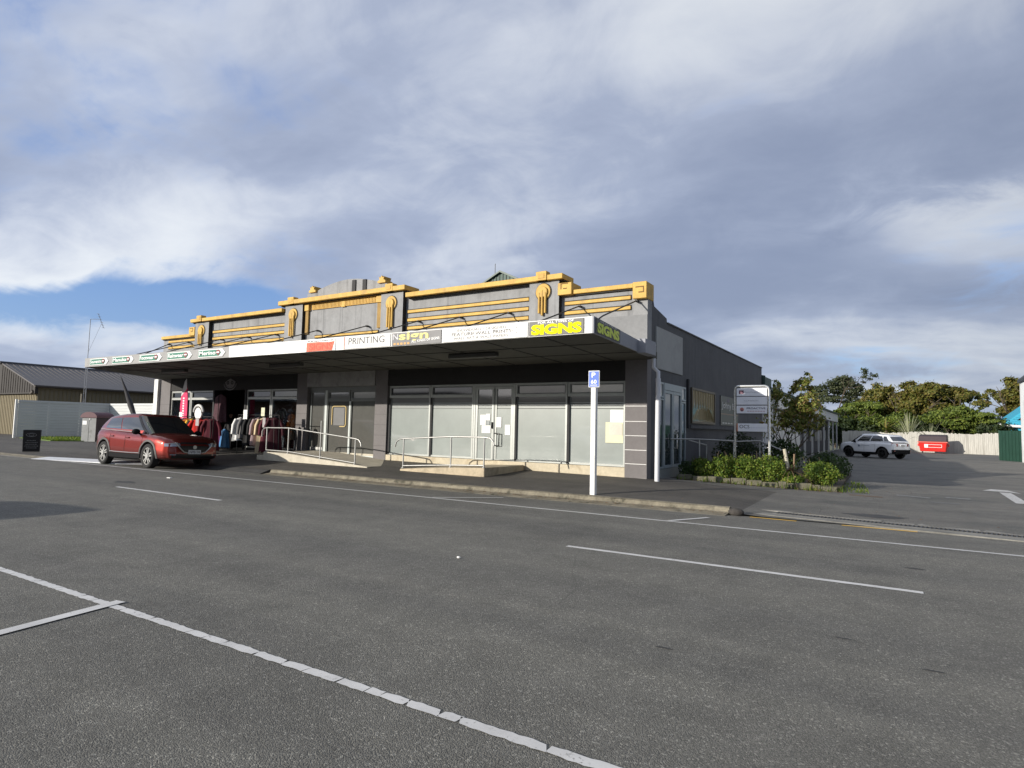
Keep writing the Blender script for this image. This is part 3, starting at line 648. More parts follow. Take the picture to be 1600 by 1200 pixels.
b = MB(); cx, cz, hw, hh = -16.92, 1.67, .35, .36       # gold-lined emblem on the glass, open at the lower right
ring = []
for a0, sx, sz in ((180, -1, 1), (90, 1, 1), (0, 1, -1)):
    for k in range(5):
        a = R(a0 - k * 22.5); ring.append((cx + sx * (hw - .09) + .09 * math.cos(a), ym + .035, cz + sz * (hh - .09) + .09 * math.sin(a)))
ring = [(cx - hw, ym + .035, cz - hh + .06)] + ring + [(cx + .05, ym + .035, cz - hh)]
b.tube(ring, .02, 5); part(b, 'emblem', mat('emblem_gold', (.62, .46, .18), .5, var=0), wm1)
part(MB().box(-17.2, -16.65, ym + .034, ym + .044, 1.35, 1.98), 'emblem_field', mat('emblem_grey', (.16, .16, .16), .3, var=.05), wm1)
# left shop: clear glass with a dark room behind
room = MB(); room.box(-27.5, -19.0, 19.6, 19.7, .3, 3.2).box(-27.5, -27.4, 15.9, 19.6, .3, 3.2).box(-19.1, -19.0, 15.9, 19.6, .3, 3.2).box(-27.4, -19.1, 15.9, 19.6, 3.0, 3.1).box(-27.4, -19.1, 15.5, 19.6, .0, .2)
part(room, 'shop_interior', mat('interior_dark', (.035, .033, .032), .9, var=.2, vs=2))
m_gl = glassy('clear_glass', (.62, .64, .64), .05)
for x0, x1 in ((-27.43, -25.97), (-25.93, -24.30), (-22.08, -20.60), (-20.56, -19.04)): glazing(x0, x1, .40, 2.68, 2.34, False, 'dark', YW, .05, pane=m_gl, fm=mat('aluminium_bright', (.42, .43, .41), .4, .3, var=.05))
part(MB().box(-27.45, -24.28, YF + .04, YF + .3, .1, .40).box(-22.1, -19.02, YF + .04, YF + .3, .1, .40), 'base_course', m_hd)
for x in (-24.3, -22.18): part(MB().box(x, x + .1, YF + .03, YF + .2, .3, 2.69), 'door_jamb', m_blk)
# round emblem on the header
b = MB()
for r0, a0, a1 in ((.34, 195, 345), (.255, 200, 340)):
    P = [(-23.15 + r0 * 1.25 * math.cos(R(a)), YF + .02, 3.03 + r0 * math.sin(R(a))) for a in fr(a0, a1, 10)]; b.tube(P, .026, 5)
em = part(b, 'shop_emblem', mat('emblem_pale', (.20, .20, .20), .8, var=.1))
b = MB().prism([(-23.5, 3.0), (-23.3, 3.09), (-23.14, 3.15), (-23.0, 3.10), (-22.8, 3.02), (-22.92, 2.86), (-23.15, 2.80), (-23.36, 2.85)], 'y', YF + .012, YF + .028); part(b, 'face', MC['emblem_pale'], em)
for x in (-23.29, -23.01):
    P = [(x + .06 * math.cos(R(a)), YF + .008, 2.98 + .06 * math.sin(R(a))) for a in fr(0, 360, 30)]; part(MB().tube(P, .017, 5), 'spiral', m_blk, em)
# --- side wall fittings
part(MB().box(XR, XR + .035, 16.1, 18.48, 3.07, 4.2), 'side_panel', mat('panel_grey', (.34, .345, .335), .8, var=.06, vs=1, dirt=((.22, .22, .21), .4)))
def sideglass(y0, y1, z0, z1, m, f=.06, fm=m_alu, name='window', d=.05, fd=.06):
    b = MB(); b.box(XR, XR + fd, y0, y0 + f, z0, z1).box(XR, XR + fd, y1 - f, y1, z0, z1).box(XR, XR + fd, y0 + f, y1 - f, z0, z0 + f).box(XR, XR + fd, y0 + f, y1 - f, z1 - f, z1)
    w = part(b, name, fm); part(MB().box(XR + .015, XR + .03, y0 + f, y1 - f, z0 + f, z1 - f), 'pane', m, w); return w
m_alb = mat('aluminium_blue', (.33, .38, .40), .45, .3, var=.05)
m_gsd = mat('glass_side', (.03, .04, .042), .04, var=.1, spec=.9)
for y0, y1 in ((16.22, 16.68), (18.30, 18.74)):
    sideglass(y0, y1, .38, 2.28, m_gsd, .05, m_alb, 'sidelight'); sideglass(y0, y1, 2.30, 2.72, m_gbl, .05, m_alb, 'sidelight')
for y0, y1 in ((16.70, 17.48), (17.50, 18.28)): dd = sideglass(y0, y1, .38, 2.52, m_gsd, .08, m_alb, 'door')
part(MB().box(XR, XR + .065, 16.70, 18.28, 2.53, 2.72), 'door_head', m_alb)
part(MB().tube([(XR + .05, 17.56, 1.32), (XR + .15, 17.56, 1.32), (XR + .15, 17.56, .92), (XR + .05, 17.56, .92)], .022, 7), 'handle', m_steel, dd, smooth=50)
sw = sideglass(19.42, 22.3, 1.66, 2.78, mat('drawn_blind', (.20, .155, .07), .6, var=.25, vs=3, stretch=(1, 5, .6), coat=.4), .07, mat('frame_bronze', (.10, .08, .05), .5, .2, var=.05))
b = MB(); rr = random.Random(4)
for k in range(22):
    y = 19.55 + k * .125; b.tube([(XR + .034, y, 1.75 + rr.random() * .05), (XR + .036, 20.85 + (y - 20.85) * .55, 2.1 + rr.random() * .12)], .011, 4)
part(b, 'reed_pattern', mat('reed_gold', (.45, .36, .19), .6, var=.15), sw)
b = MB()
for k in range(9): b.box(XR + .031, XR + .04, 19.6 + k * .31, 19.66 + k * .31, 2.15, 2.7)
part(b, 'blind_slats', mat('slat_gold', (.34, .26, .12), .6, var=.15), sw)
ps = part(MB().box(XR, XR + .03, 23.2, 26.1, 1.66, 2.74), 'poster', mat('poster_black', (.012, .013, .016), .35, var=.2, vs=2))
text('lettering', 'Johny Bu', mat('poster_white', (.55, .55, .52), .6, var=0), ps, (XR + .032, 23.35, 2.22), (0, 1, 0), (0, 0, 1), 2.3, .30, .015)
part(MB().box(XR + .03, XR + .034, 23.25, 26.05, 2.06, 2.10), 'rule', mat('poster_tan', (.30, .22, .16), .6, var=0), ps)
b = MB(); 
for y in (23.45, 23.85, 24.3, 24.75): b.box(XR + .03, XR + .034, y, y + .3, 1.72, 1.77)
part(b, 'small_print', MC['poster_white'], ps); part(MB().sphere((XR + .03, 24.4, 2.6), .12, 10, 6, (.05, 1.6, .6)), 'print_motif', mat('poster_mauve', (.13, .11, .15), .6, var=.2), ps, smooth=50)
part(MB().box(XR, XR + .09, 19.2, 31.4, 1.50, 1.60), 'ledge', m_dk); part(MB().box(XR, XR + .07, 18.98, 19.10, 1.5, 3.0), 'conduit', m_blk)
part(MB().box(XR, XR + .05, 16.15, 18.8, .05, .37), 'threshold', m_alu)

# ------------------------------------------------------------------ canopy signs
YS = 11.385
m_sg = mat('sign_green', (.012, .16, .10), .5, var=.08); m_sw = mat('sign_white', (.78, .79, .78), .5, var=.04); m_bad = mat('badge_red', (.22, .03, .04), .5, var=.1)
G5 = 'green direction signs along the canopy'
def arrow_sign(x0, x1, word, label):
    z0, z1 = 3.375, 3.61; s = thing('direction_sign', label, 'sign', ((x0 + x1) / 2, YS, z0), G5); tip = .14; y = YS
    P = [(x0, z0), (x1 - tip, z0), (x1, (z0 + z1) / 2), (x1 - tip, z1), (x0, z1)]
    MB().prism(P, 'y', y - .02, y).build('board', m_sw, s)
    e = .022; MB().prism([(x0 + e, z0 + e), (x1 - tip - .16, z0 + e), (x1 - tip - .06, (z0 + z1) / 2), (x1 - tip - .16, z1 - e), (x0 + e, z1 - e)], 'y', y - .026, y - .02).build('face', m_sg, s)
    a = x1 - tip; MB().prism([(a - .13, z0 + e), (a - .015, z0 + e), (a + .095, (z0 + z1) / 2), (a - .015, z1 - e), (a - .13, z1 - e), (a - .03, (z0 + z1) / 2)], 'y', y - .026, y - .02).build('chevron', mat('chevron_pale', (.60, .66, .66), .5, var=0), s)
    bd = MB().prism([(a - .30, z0 + .12), (a - .20, z0 + .035), (a - .10, z0 + .12), (a - .10, z1 - .06), (a - .20, z1 - .025), (a - .30, z1 - .06)], 'y', y - .034, y - .026).build('badge', m_bad, s)
    MB().box(a - .27, a - .13, y - .038, y - .034, z0 + .11, z0 + .15).build('badge_bar', m_sw, bd)
    text('lettering', word, m_sw, s, (x0 + .06, y - .028, z0 + .065), (1, 0, 0), (0, 0, 1), a - .38 - x0, .125, .025)
arrow_sign(-25.62, -24.28, 'Souvenirs', 'green arrow sign reading Souvenirs, outermost at the left canopy end')
arrow_sign(-23.98, -22.55, 'Manuka', 'green arrow sign reading Manuka on the canopy edge')
arrow_sign(-22.17, -20.78, 'Footwear', 'green arrow sign reading Footwear on the canopy edge')
arrow_sign(-20.45, -19.05, 'Rainwear', 'green arrow sign reading Rainwear on the canopy edge')
arrow_sign(-18.70, -17.32, 'Merino', 'green arrow sign reading Merino beside the white fascia')
# red weathered sign, PRINTING, sign, wall prints, SIGNS
m_red = mat('sign_red', (.80, .12, .06), .6, var=.1, vs=6); m_yel = mat('sign_yellow', (.92, .86, .004), .7, var=.03, spec=.15); m_sgy = mat('sign_grey', (.12, .12, .125), .5, var=.1)
def board(name, label, x0, x1, z0, z1, m, y=YS, t=.02):
    s = thing(name, label, 'sign', ((x0 + x1) / 2, y, z0)); MB().box(x0, x1, y - t, y, z0, z1).build('board', m, s); return s
s = board('fascia_sign', 'torn orange-red SIGNS panel on the white canopy fascia', -13.72, -12.55, 3.335, 3.63, m_sw)
y = YS - .02
MB().prism([(-13.66, 3.335), (-12.66, 3.335), (-12.62, 3.46), (-12.58, 3.57), (-12.8, 3.555), (-13.2, 3.575), (-13.66, 3.57)], 'y', y - .006, y).build('red_film', m_red, s)
text('lettering', 'SIGNS', mat('sign_red_worn', (.66, .075, .035), .6, var=.1), s, (-13.55, y - .007, 3.36), (1, 0, 0), (0, 0, 1), .88, .185, .03, .003)
text('lettering', 'FOR ALL TYPES OF', mat('sign_dark_print', (.12, .12, .12), .6, var=.1), s, (-13.62, y - .002, 3.585), (1, 0, 0), (0, 0, 1), .98, .04, .02, .003)
m_tgy = mat('letter_grey', (.075, .075, .08), .6, var=.1, vs=8)
s = board('fascia_sign', 'white sign with thin grey PRINTING lettering on the canopy fascia', -12.20, -10.62, 3.34, 3.65, m_wht)
text('lettering', 'PRINTING', m_tgy, s, (-12.06, YS - .021, 3.44), (1, 0, 0), (0, 0, 1), 1.25, .175, .0, .004)
b = MB(); x = -12.1
while x < -10.85: w = rr.uniform(.05, .13); b.box(x, x + w, YS - .024, YS - .02, 3.375, 3.395); x += w + .03
b.build('small_print', mat('letter_pale', (.45, .45, .46), .6, var=.1), s); MB().box(-12.235, -12.21, YS - .02, YS, 3.34, 3.65).build('edge_strip', mat('rust_edge', (.42, .16, .1), .8, var=.3), s)
s = board('fascia_sign', 'dark grey panel with yellow lowercase word sign on the fascia', -10.56, -9.03, 3.335, 3.645, m_sgy)
text('lettering', 'sign', mat('sign_soft_yellow', (.75, .66, .16), .5, var=.05), s, (-10.33, YS - .021, 3.40), (1, 0, 0), (0, 0, 1), .92, .25, .02, .006)
text('lettering', 'ALL KINDS OF SIGNS', m_sw, s, (-9.93, YS - .022, 3.375), (.998, 0, .06), (-.06, 0, .998), .86, .06, .015, .003)
text('lettering', 'N', mat('letter_white_worn', (.5, .5, .52), .6, var=.2, vs=9), s, (-10.53, YS - .021, 3.48), (1, 0, 0), (0, 0, 1), .17, .14, .01, .003)
for k in range(5): MB().box(-10.5 + k * .11, -10.43 + k * .11, YS - .023, YS - .02, 3.35, 3.40).build('print_block', mat('print_orange', (.62, .34, .10), .6, var=.2), s)
s = board('fascia_sign', 'weathered white sign advertising feature wall prints in grey capitals', -8.98, -6.69, 3.335, 3.65, m_wht)
text('lettering', 'INDIVIDUALLY DESIGNED', mat('letter_faded', (.17, .17, .17), .7, var=.3, vs=14), s, (-8.56, YS - .021, 3.555), (1, 0, 0), (0, 0, 1), 1.32, .062, .0, .003)
text('lettering', 'FEATURE WALL PRINTS', m_tgy, s, (-8.72, YS - .021, 3.455), (1, 0, 0), (0, 0, 1), 1.62, .078, .005, .003)
text('lettering', 'WALL ART & WALL PAPERS', MC['letter_faded'], s, (-8.66, YS - .021, 3.37), (1, 0, 0), (0, 0, 1), 1.48, .062, .0, .003)
b = MB()
for x, z in ((-6.98, 3.44), (-6.98, 3.56), (-7.08, 3.50), (-8.1, 3.50), (-7.55, 3.53)): b.disc((x, z), .014, 'y', YS - .024, YS - .02, 8)
b.build('fixing_holes', m_rod, s)
s = board('fascia_sign', 'black panel with big bright yellow SIGNS at the canopy corner, facing the street', -6.66, -5.38, 3.34, 3.645, mat('sign_black', (.05, .048, .045), .5, var=.1))
text('lettering', 'SIGNS', m_yel, s, (-6.60, YS - .021, 3.352), (1, 0, 0), (0, 0, 1), 1.18, .222, .055, .006)
text('lettering', 'FOR ALL TYPES OF', m_sw, s, (-6.44, YS - .021, 3.588), (1, 0, 0), (0, 0, 1), .84, .045, .02, .003)
s = thing('fascia_sign', 'dark panel with shaded yellow-green SIGNS on the canopy return', 'sign', (-5.165, 12.1, 3.35))
u_ = Vector((-.015, 1, -.0255)).normalized(); w_ = Vector((0, 0, 1)); o_ = Vector((-5.160, 11.47, 3.338))
MB().hexa([o_, o_ + u_ * 1.33, o_ + u_ * 1.33 + Vector((.012, 0, 0)), o_ + Vector((.012, 0, 0))], [p + w_ * .305 - w_ * (.02 if k in (1, 2) else 0) for k, p in enumerate([o_, o_ + u_ * 1.33, o_ + u_ * 1.33 + Vector((.012, 0, 0)), o_ + Vector((.012, 0, 0))])]).build('board', MC['sign_black'], s)
text('lettering', 'SIGNS', mat('sign_lime', (.62, .72, .06), .5, var=.03), s, o_ + u_ * .06 + w_ * .018 + Vector((.013, 0, 0)), u_, w_, 1.2, .215, .05, .005)
text('lettering', 'FOR ALL TYPES OF', MC['letter_white_worn'], s, o_ + u_ * .2 + w_ * .245 + Vector((.013, 0, 0)), u_, w_, .9, .038, .02, .003)

# ------------------------------------------------------------------ parking sign
s = thing('parking_sign', 'white square post with small blue P 60 parking plate at the kerb', 'sign', (-5.42, 12.02, .03))
MB().box(-5.475, -5.365, 11.965, 12.075, .0, 2.32).build('post', mat('post_white', (.74, .74, .72), .6, var=.06, vs=2, dirt=((.4, .4, .36), .5), ds=3), s, bevel=.008)
pl = MB().box(-5.525, -5.275, 11.945, 11.963, 2.27, 2.62).build('sign_plate', m_sw, s, bevel=.006)
MB().box(-5.51, -5.29, 11.939, 11.945, 2.285, 2.605).build('plate_face', mat('sign_blue', (.015, .10, .52), .5, var=.04), pl)
text('lettering', 'P', m_sw, pl, (-5.45, 11.938, 2.475), (1, 0, 0), (0, 0, 1), .09, .105, .02, .003)
text('lettering', '60', m_sw, pl, (-5.465, 11.938, 2.345), (1, 0, 0), (0, 0, 1), .13, .085, .015, .003)
MB().box(-5.48, -5.32, 11.935, 11.939, 2.31, 2.322).build('rule', m_sw, pl)

# ------------------------------------------------------------------ ramps with rails
def rail_parts(root, posts, top, low, m=mat('rail_steel', (.40, .40, .385), .42, .7, var=.1), r=.021):
    for x0, y0, z0, z1 in posts:
        p = MB().tube([(x0, y0, z0), (x0, y0, z1)], .021, 8).build('post', m, root, smooth=50); MB().tube([(x0, y0, z0), (x0, y0, z0 + .02)], .05, 10).build('base_flange', m, p, smooth=50)
    MB().tube(top, r, 8).build('top_rail', m, root, smooth=60)
    if low: MB().tube(low, .018, 8).build('lower_rail', m, root, smooth=60)
r1 = thing('access_ramp', 'long concrete access ramp with steel handrail before the recessed middle shop', 'ramp', (-16.0, 14.2, .2))
def zg0(x, y): return zg(x, y) - .05
yr0, yr1 = 13.45, YF + .1
P1 = [(-18.42, .10), (-18.42, .30), (-18.08, .30), (-18.08, .42), (-16.8, .40), (-13.3, .155), (-13.3, .05)]
MB().prism([(x, z) for x, z in P1], 'y', yr0, yr1).build('slab', m_ramp, r1, bevel=.012)
y = 13.50
rail_parts(r1, [(-18.0, y, .42, 1.21), (-16.9, y, .40, 1.22), (-15.38, y, .29, 1.12), (-13.86, y, .19, .95)],
    [(-18.25, y, .92), (-18.25, y, 1.10), (-18.16, y, 1.2), (-18.0, y, 1.22), (-16.9, y, 1.23), (-13.86, y, .965), (-13.72, y, .93), (-13.64, y, .84), (-13.62, y, .74)], [(-18.0, y, .48), (-16.9, y, .47), (-13.86, y, .24)])
r2 = thing('access_ramp', 'short tan concrete ramp with low steel handrail before the frosted double doors', 'ramp', (-10.4, 14.3, .2))
MB().prism([(-12.0, .1), (-12.0, .17), (-10.2, .30), (-9.12, .34), (-9.12, .1)], 'y', 13.42, 15.44).build('slab', mat('ramp_tan', (.44, .37, .26), .9, var=.15, vs=2.5, bump=.2, dirt=((.2, .17, .12), .6), ds=2), r2, bevel=.012)
y = 13.46
rail_parts(r2, [(-11.92, y, .19, 1.01), (-10.24, y, .30, 1.11), (-9.1 - .06, y, .34, 1.11)], [(-12.24, y, .78), (-12.2, y, .92), (-12.08, y, 1.0), (-11.92, y, 1.02), (-10.24, y, 1.12), (-9.16, y, 1.13), (-8.98, y, 1.11), (-8.88, y, 1.02), (-8.86, y, .92)], [(-11.92, y, .26), (-10.24, y, .36), (-9.16, y, .40)])
r3 = thing('handrail', 'grey steel handrail leading to the side door behind the shrubs', 'handrail', (-4.3, 17.0, .1))
rail_parts(r3, [(-4.92, 18.3, .0, 1.17), (-3.96, 18.3, .0, 1.15)], [(-5.46, 17.3, 1.18), (-5.2, 17.8, 1.18), (-4.92, 18.3, 1.18), (-3.94, 18.3, 1.16)], None)
rail_parts(r3, [(-3.5, 19.6, .0, 1.14), (-5.0, 19.4, .0, .98)], [(-4.3, 19.5, 1.12), (-3.5, 19.6, 1.17), (-2.9, 19.6, .92)], [(-5.15, 18.0, 1.15), (-5.0, 19.4, 1.0)])

# ------------------------------------------------------------------ tenants' sign board
m_shiny = mat('bright_tube', (.66, .66, .64), .25, .8, var=.04)
s = thing('tenant_sign', 'tall steel-framed tenants sign with four white name panels above the shrubs', 'sign', (-3.5, 18.5, .0))
xl, xr, yy = -3.97, -3.05, 18.5
arc = [(xl, yy, 0), (xl, yy, 2.62), (xl + .03, yy, 2.69), (xl + .1, yy, 2.72), (xr - .1, yy, 2.715), (xr - .03, yy, 2.685), (xr, yy, 2.61), (xr, yy, 0)]
MB().tube(arc, .034, 10).build('frame', m_shiny, s, smooth=50)
m_pl = mat('panel_white', (.72, .74, .80), .4, var=.03, coat=.3)
PZ = [(2.435, 2.665), (2.19, 2.415), (1.945, 2.165), (1.435, 1.66)]
pn = []
for z0, z1 in PZ: pn.append(MB().box(xl + .055, xr - .05, yy - .02, yy + .02, z0, z1).build('name_panel', m_pl, s, bevel=.004))
b = MB()
for z in (1.93, 2.178, 2.425, 2.675): b.box(xl + .03, xr - .03, yy - .016, yy + .016, z - .008, z + .008)
b.build('cross_bar', mat('bar_dark', (.05, .055, .06), .5, .3, var=0), s)
f = yy - .021
MB().box(xl + .12, xl + .25, f - .003, f, 2.50, 2.60).build('logo', mat('logo_plum', (.14, .06, .09), .6, var=.1), pn[0])
text('lettering', 'Physiotherapists West', mat('panel_grey_print', (.36, .38, .42), .6, var=0), pn[0], (xl + .27, f, 2.515), (1, 0, 0), (0, 0, 1), .54, .055, .0, .002)
text('lettering', 'CLAWSON', MC['panel_grey_print'], pn[1], (xl + .26, f, 2.285), (1, 0, 0), (0, 0, 1), .38, .04, .0, .002)
MB().disc((xl + .20, 2.055), .055, 'y', f - .003, f, 14).build('logo', mat('logo_salmon', (.45, .19, .16), .6, var=.2), pn[2]); MB().disc((xl + .20, 2.03), .028, 'y', f - .006, f - .003, 10).build('logo_mark', mat('logo_plum', (.1, .05, .09)), pn[2])
text('lettering', 'PROACTIVE', mat('panel_navy_print', (.04, .035, .09), .6, var=0), pn[2], (xl + .33, f, 2.065), (1, 0, 0), (0, 0, 1), .50, .05, .015, .002)
b = MB()
for k in range(7): b.box(xl + .34 + k * .07, xl + .395 + k * .07, f - .003, f, 2.0, 2.018)
b.build('small_print', mat('panel_rose_print', (.4, .22, .28), .6, var=0), pn[2])
text('lettering', 'OCS', mat('panel_black_print', (.02, .02, .022), .6, var=0), pn[3], (xl + .13, f, 1.525), (1, 0, 0), (0, 0, 1), .27, .095, .0, .002)
MB().box(xl + .056, xl + .085, f - .003, f, 1.436, 1.659).build('colour_strip', mat('strip_orange', (.5, .16, .07), .6, var=.1), pn[3])
b = MB()
for k in range(6): b.box(xl + .42 + k * .07, xl + .48 + k * .07, f - .003, f, 1.535, 1.55)
b.build('small_print', mat('panel_lilac_print', (.5, .52, .62), .6, var=0), pn[3])
b = MB()
for x in (xl + .05, xr - .05):
    for z in (1.30, 1.0): b.sphere((x, yy - .01, z), .02, 8, 5)
b.build('fixing', m_shiny, s, smooth=60)

# ------------------------------------------------------------------ rear building along the car park
m_rw = mat('rear_white', (.62, .62, .60), .7, var=.06, vs=1); m_slat = mat('slat_grey', (.17, .175, .17), .7, var=.15)
rb = thing('rear_building', 'low white office wing with green roof and row of timber columns along the car park', 'building', (-9, 50, -.05))
MB().box(-14, -6.0, 34.2, 70.5, -.1, 3.0).build('wall', mat('rear_wall_dark', (.07, .07, .07), .8, var=.1), rb)
MB().box(-14, -5.45, 31.45, 34.15, -.1, 3.3).build('wall', m_rw, rb)
MB().box(-5.9, -5.2, 34.1, 71.0, 2.72, 3.45).build('fascia', mat('rear_fascia', (.80, .80, .76), .6, var=.04, dirt=((.5, .5, .46), .4)), rb)
MB().hexa([(-14.3, 31.45, 5.2), (-5.1, 31.45, 3.46), (-5.1, 71.2, 3.46), (-14.3, 71.2, 5.2)], [(-14.3, 31.45, 5.35), (-5.1, 31.45, 3.6), (-5.1, 71.2, 3.6), (-14.3, 71.2, 5.35)]).build('roof', m_grn, rb)
MB().hexa([(-9.5, 31.42, 3.3), (-5.35, 31.42, 3.3), (-5.35, 31.5, 3.3), (-9.5, 31.5, 3.3)], [(-9.5, 31.42, 4.9), (-5.35, 31.42, 4.15), (-5.35, 31.5, 4.15), (-9.5, 31.5, 4.9)]).build('roof_end', m_grn, rb)
MB().box(-5.46, -5.36, 31.4, 33.2, 3.25, 4.1).build('roof_edge', m_grn, rb)
for y in fr(45.5, 70.6, 4.1): MB().box(-5.36, -5.24, y - .06, y + .06, -.1, 2.72).build('column', m_rw, rb)
for y in fr(34.5, 42, 2.5): MB().box(-5.5, -5.44, y, y + 2.35, -.1, 2.6).build('white_panel', m_rw, rb)
for y in fr(47, 68, 3.5): w = MB().box(-6.0, -5.94, y, y + 2.2, .9, 2.3).build('window', m_alu2, rb); MB().box(-5.94, -5.93, y + .1, y + 2.1, 1.0, 2.2).build('pane', m_gdk, w)
MB().box(-5.45, -5.40, 31.6, 33.9, .2, 3.0).build('banner', mat('banner_pale', (.5, .51, .52), .6, var=.05), rb)
b = MB(); rr = random.Random(9)
for k in range(7): z = .5 + k * .34; b.tube([(-5.39, 32.3 + rr.uniform(-.3, .3), z), (-5.39, 32.8, z + .2), (-5.39, 33.3 + rr.uniform(-.3, .3), z + .06)], .05, 4)
b.build('banner_print', mat('banner_ink', (.05, .055, .06), .6, var=0), rb)

# ------------------------------------------------------------------ car park surroundings
m_fen = mat('timber_fence_pale', (.42, .41, .37), .85, var=.18, vs=4, stretch=(3, 3, .25), dirt=((.2, .19, .16), .5))
fe = thing('timber_fence', 'weathered pale paling fence along the back of the car park', 'fence', (3, 70, -.05))
def palings(xa, ya, xb, yb, h, w=.16, j=.05, seed=1):
    b = MB(); rr = random.Random(seed); L = math.hypot(xb - xa, yb - ya); n = int(L / w); d = Vector((xb - xa, yb - ya, 0)) / L; nn = Vector((-d.y, d.x, 0))
    for k in range(n):
        p = Vector((xa, ya, -.1)) + d * (k * w); t = rr.uniform(-j, j); q = p + d * (w * .94); e = nn * .02
        hh = h + t + .09 * math.sin(k * .15); b.hexa([p - e, q - e, q + e, p + e], [v + Vector((0, 0, hh)) for v in (p - e, q - e, q + e, p + e)])
    return b
palings(-5.2, 76.5, 8.2, 69.5, 1.95, seed=2).build('palings', m_fen, fe)
b = MB(); b.tube([(-5.2, 76.6, .4), (8.2, 69.6, .4)], .05, 4).tube([(-5.2, 76.6, 1.5), (8.2, 69.6, 1.5)], .05, 4); b.build('rail', m_fen, fe)
gf = thing('green_fence', 'dark green sheet fence beside the white building at the right edge', 'fence', (6.2, 52, -.05))
b = MB(); L = 14
for k in range(L): x0 = 5.78 + k * .067; x1 = x0 + .067; ya = 53.5 - k * .17; j_ = .012 * (k % 2); b.hexa([(x0 - j_, ya - j_, -.1), (x0 + .067 - j_, ya - .17 - j_, -.1), (x0 + .08, ya - .14, -.1), (x0 + .013, ya + .03, -.1)], [(x0 - j_, ya - j_, 1.95), (x0 + .067 - j_, ya - .17 - j_, 1.95), (x0 + .08, ya - .14, 1.95), (x0 + .013, ya + .03, 1.95)])
b.box(5.76, 5.82, 53.46, 53.54, -.1, 1.98); b.build('sheet', mat('fence_green', (.018, .06, .04), .6, .1, var=.12), gf)
wb = thing('white_building', 'white rendered gable building cut off by the right edge', 'building', (10, 40, -.05))
MB().hexa([(6.6, 30, -.1), (16, 30, -.1), (16, 50.6, -.1), (6.6, 50.6, -.1)], [(6.6, 30, 5.0), (16, 30, 5.0), (16, 50.6, 5.0), (6.6, 50.6, 5.0)]).build('wall', mat('render_white', (.82, .83, .82), .8, var=.04, vs=1, bump=.05, dirt=((.5, .5, .47), .5)), wb)
MB().prism([(6.6, 5.0), (16, 5.0), (11.3, 9.4)], 'y', 30, 50.6).build('gable', MC['render_white'], wb)
MB().hexa([(6.5, 29.8, 4.95), (11.3, 29.8, 9.45), (11.3, 50.7, 9.45), (6.5, 50.7, 4.95)], [(6.5, 29.8, 5.15), (11.3, 29.8, 9.65), (11.3, 50.7, 9.65), (6.5, 50.7, 5.15)]).build('roof', mat('roof_dark', (.04, .045, .05), .6, var=.1), wb)
bh = thing('blue_house', 'bright turquoise weatherboard house with white gutter behind the green fence', 'house', (11, 76, -.05))
m_blu = mat('weatherboard_blue', (.03, .33, .48), .65, var=.08, vs=2)
MB().box(8.35, 11, 75, 84, -.1, 2.55).build('wall', m_blu, bh)
MB().prism([(8.2, 2.6), (11, 2.6), (11, 4.95)], 'y', 74.9, 84).build('gable', m_blu, bh)
b = MB(); z = 2.75
while z < 4.7: b.box(8.4 + (z - 2.6) * 1.19, 11, 74.87, 74.9, z, z + .02); z += .17
b.build('board_lines', mat('blue_line', (.015, .2, .3), .7, var=0), bh)
b = MB().tube([(8.0, 74.7, 2.86), (8.5, 74.65, 2.66), (11, 74.6, 2.52)], .13, 8); b.build('gutter', m_wht, bh, smooth=50)
w = MB().prism([(9.5, 3.2), (10.05, 3.2), (10.05, 3.7), (9.8, 3.45)], 'y', 74.82, 74.88).build('window', m_gdk, bh)
far = thing('distant_house', 'white low roof glimpsed between the trees behind the fence', 'house', (8, 98, 0))
MB().box(5.5, 10.5, 97, 103, 0, 3.6).build('wall', m_rw, far); MB().prism([(5.0, 3.6), (11, 3.6), (8, 4.9)], 'y', 96.6, 103.4).build('roof', mat('far_roof', (.55, .56, .58), .6, var=.05), far)
# red rubbish skip
dm = thing('rubbish_skip', 'red steel rubbish skip with dark lid against the back fence', 'skip', (2.7, 69.4, -.05), local=True); dm.rotation_euler.z = R(-8); dm.scale = (.84, .9, .9)
m_rs = mat('skip_red', (.62, .02, .015), .45, var=.08, dirt=((.3, .03, .02), .4))
MB().hexa([(-1.15, -.6, .18), (1.15, -.6, .18), (1.15, .6, .18), (-1.15, .6, .18)], [(-1.3, -.85, 1.15), (1.3, -.85, 1.15), (1.3, .85, 1.15), (-1.3, .85, 1.15)]).build('bin_body', m_rs, dm, bevel=.03)
MB().prism([(-.9, 1.16), (.9, 1.16), (.9, 1.75), (.3, 1.9), (-.6, 1.75)], 'x', -1.28, 1.28).build('lid', mat('skip_lid', (.05, .035, .04), .6, var=.1), dm, bevel=.04)
MB().box(-1.36, 1.36, -.92, -.84, 1.08, 1.18).build('rim', mat('skip_rim', (.55, .09, .06), .5, var=.05), dm)
for x in (-.95, .95): MB().tube([(x - .05, -.5, .09), (x + .05, -.5, .09)], .09, 10).build('wheel', m_rod, dm, smooth=50)
b = MB(); b.box(-.75, .85, -.83, -.80, .58, .62).box(-.75, .85, -.83, -.80, .86, .90).box(.81, .85, -.83, -.8, .62, .86).box(-.75, -.40, -.84, -.79, .56, .92); bb = b
for v in bb.v: v.y += .11 + (v.z - .6) * -.26 - .05
bb.build('white_emblem', m_sw, dm)
for x in (-1.38, 1.38): MB().box(x - .05, x + .05, -.3, .3, .7, .95).build('lifting_lug', m_rs, dm)

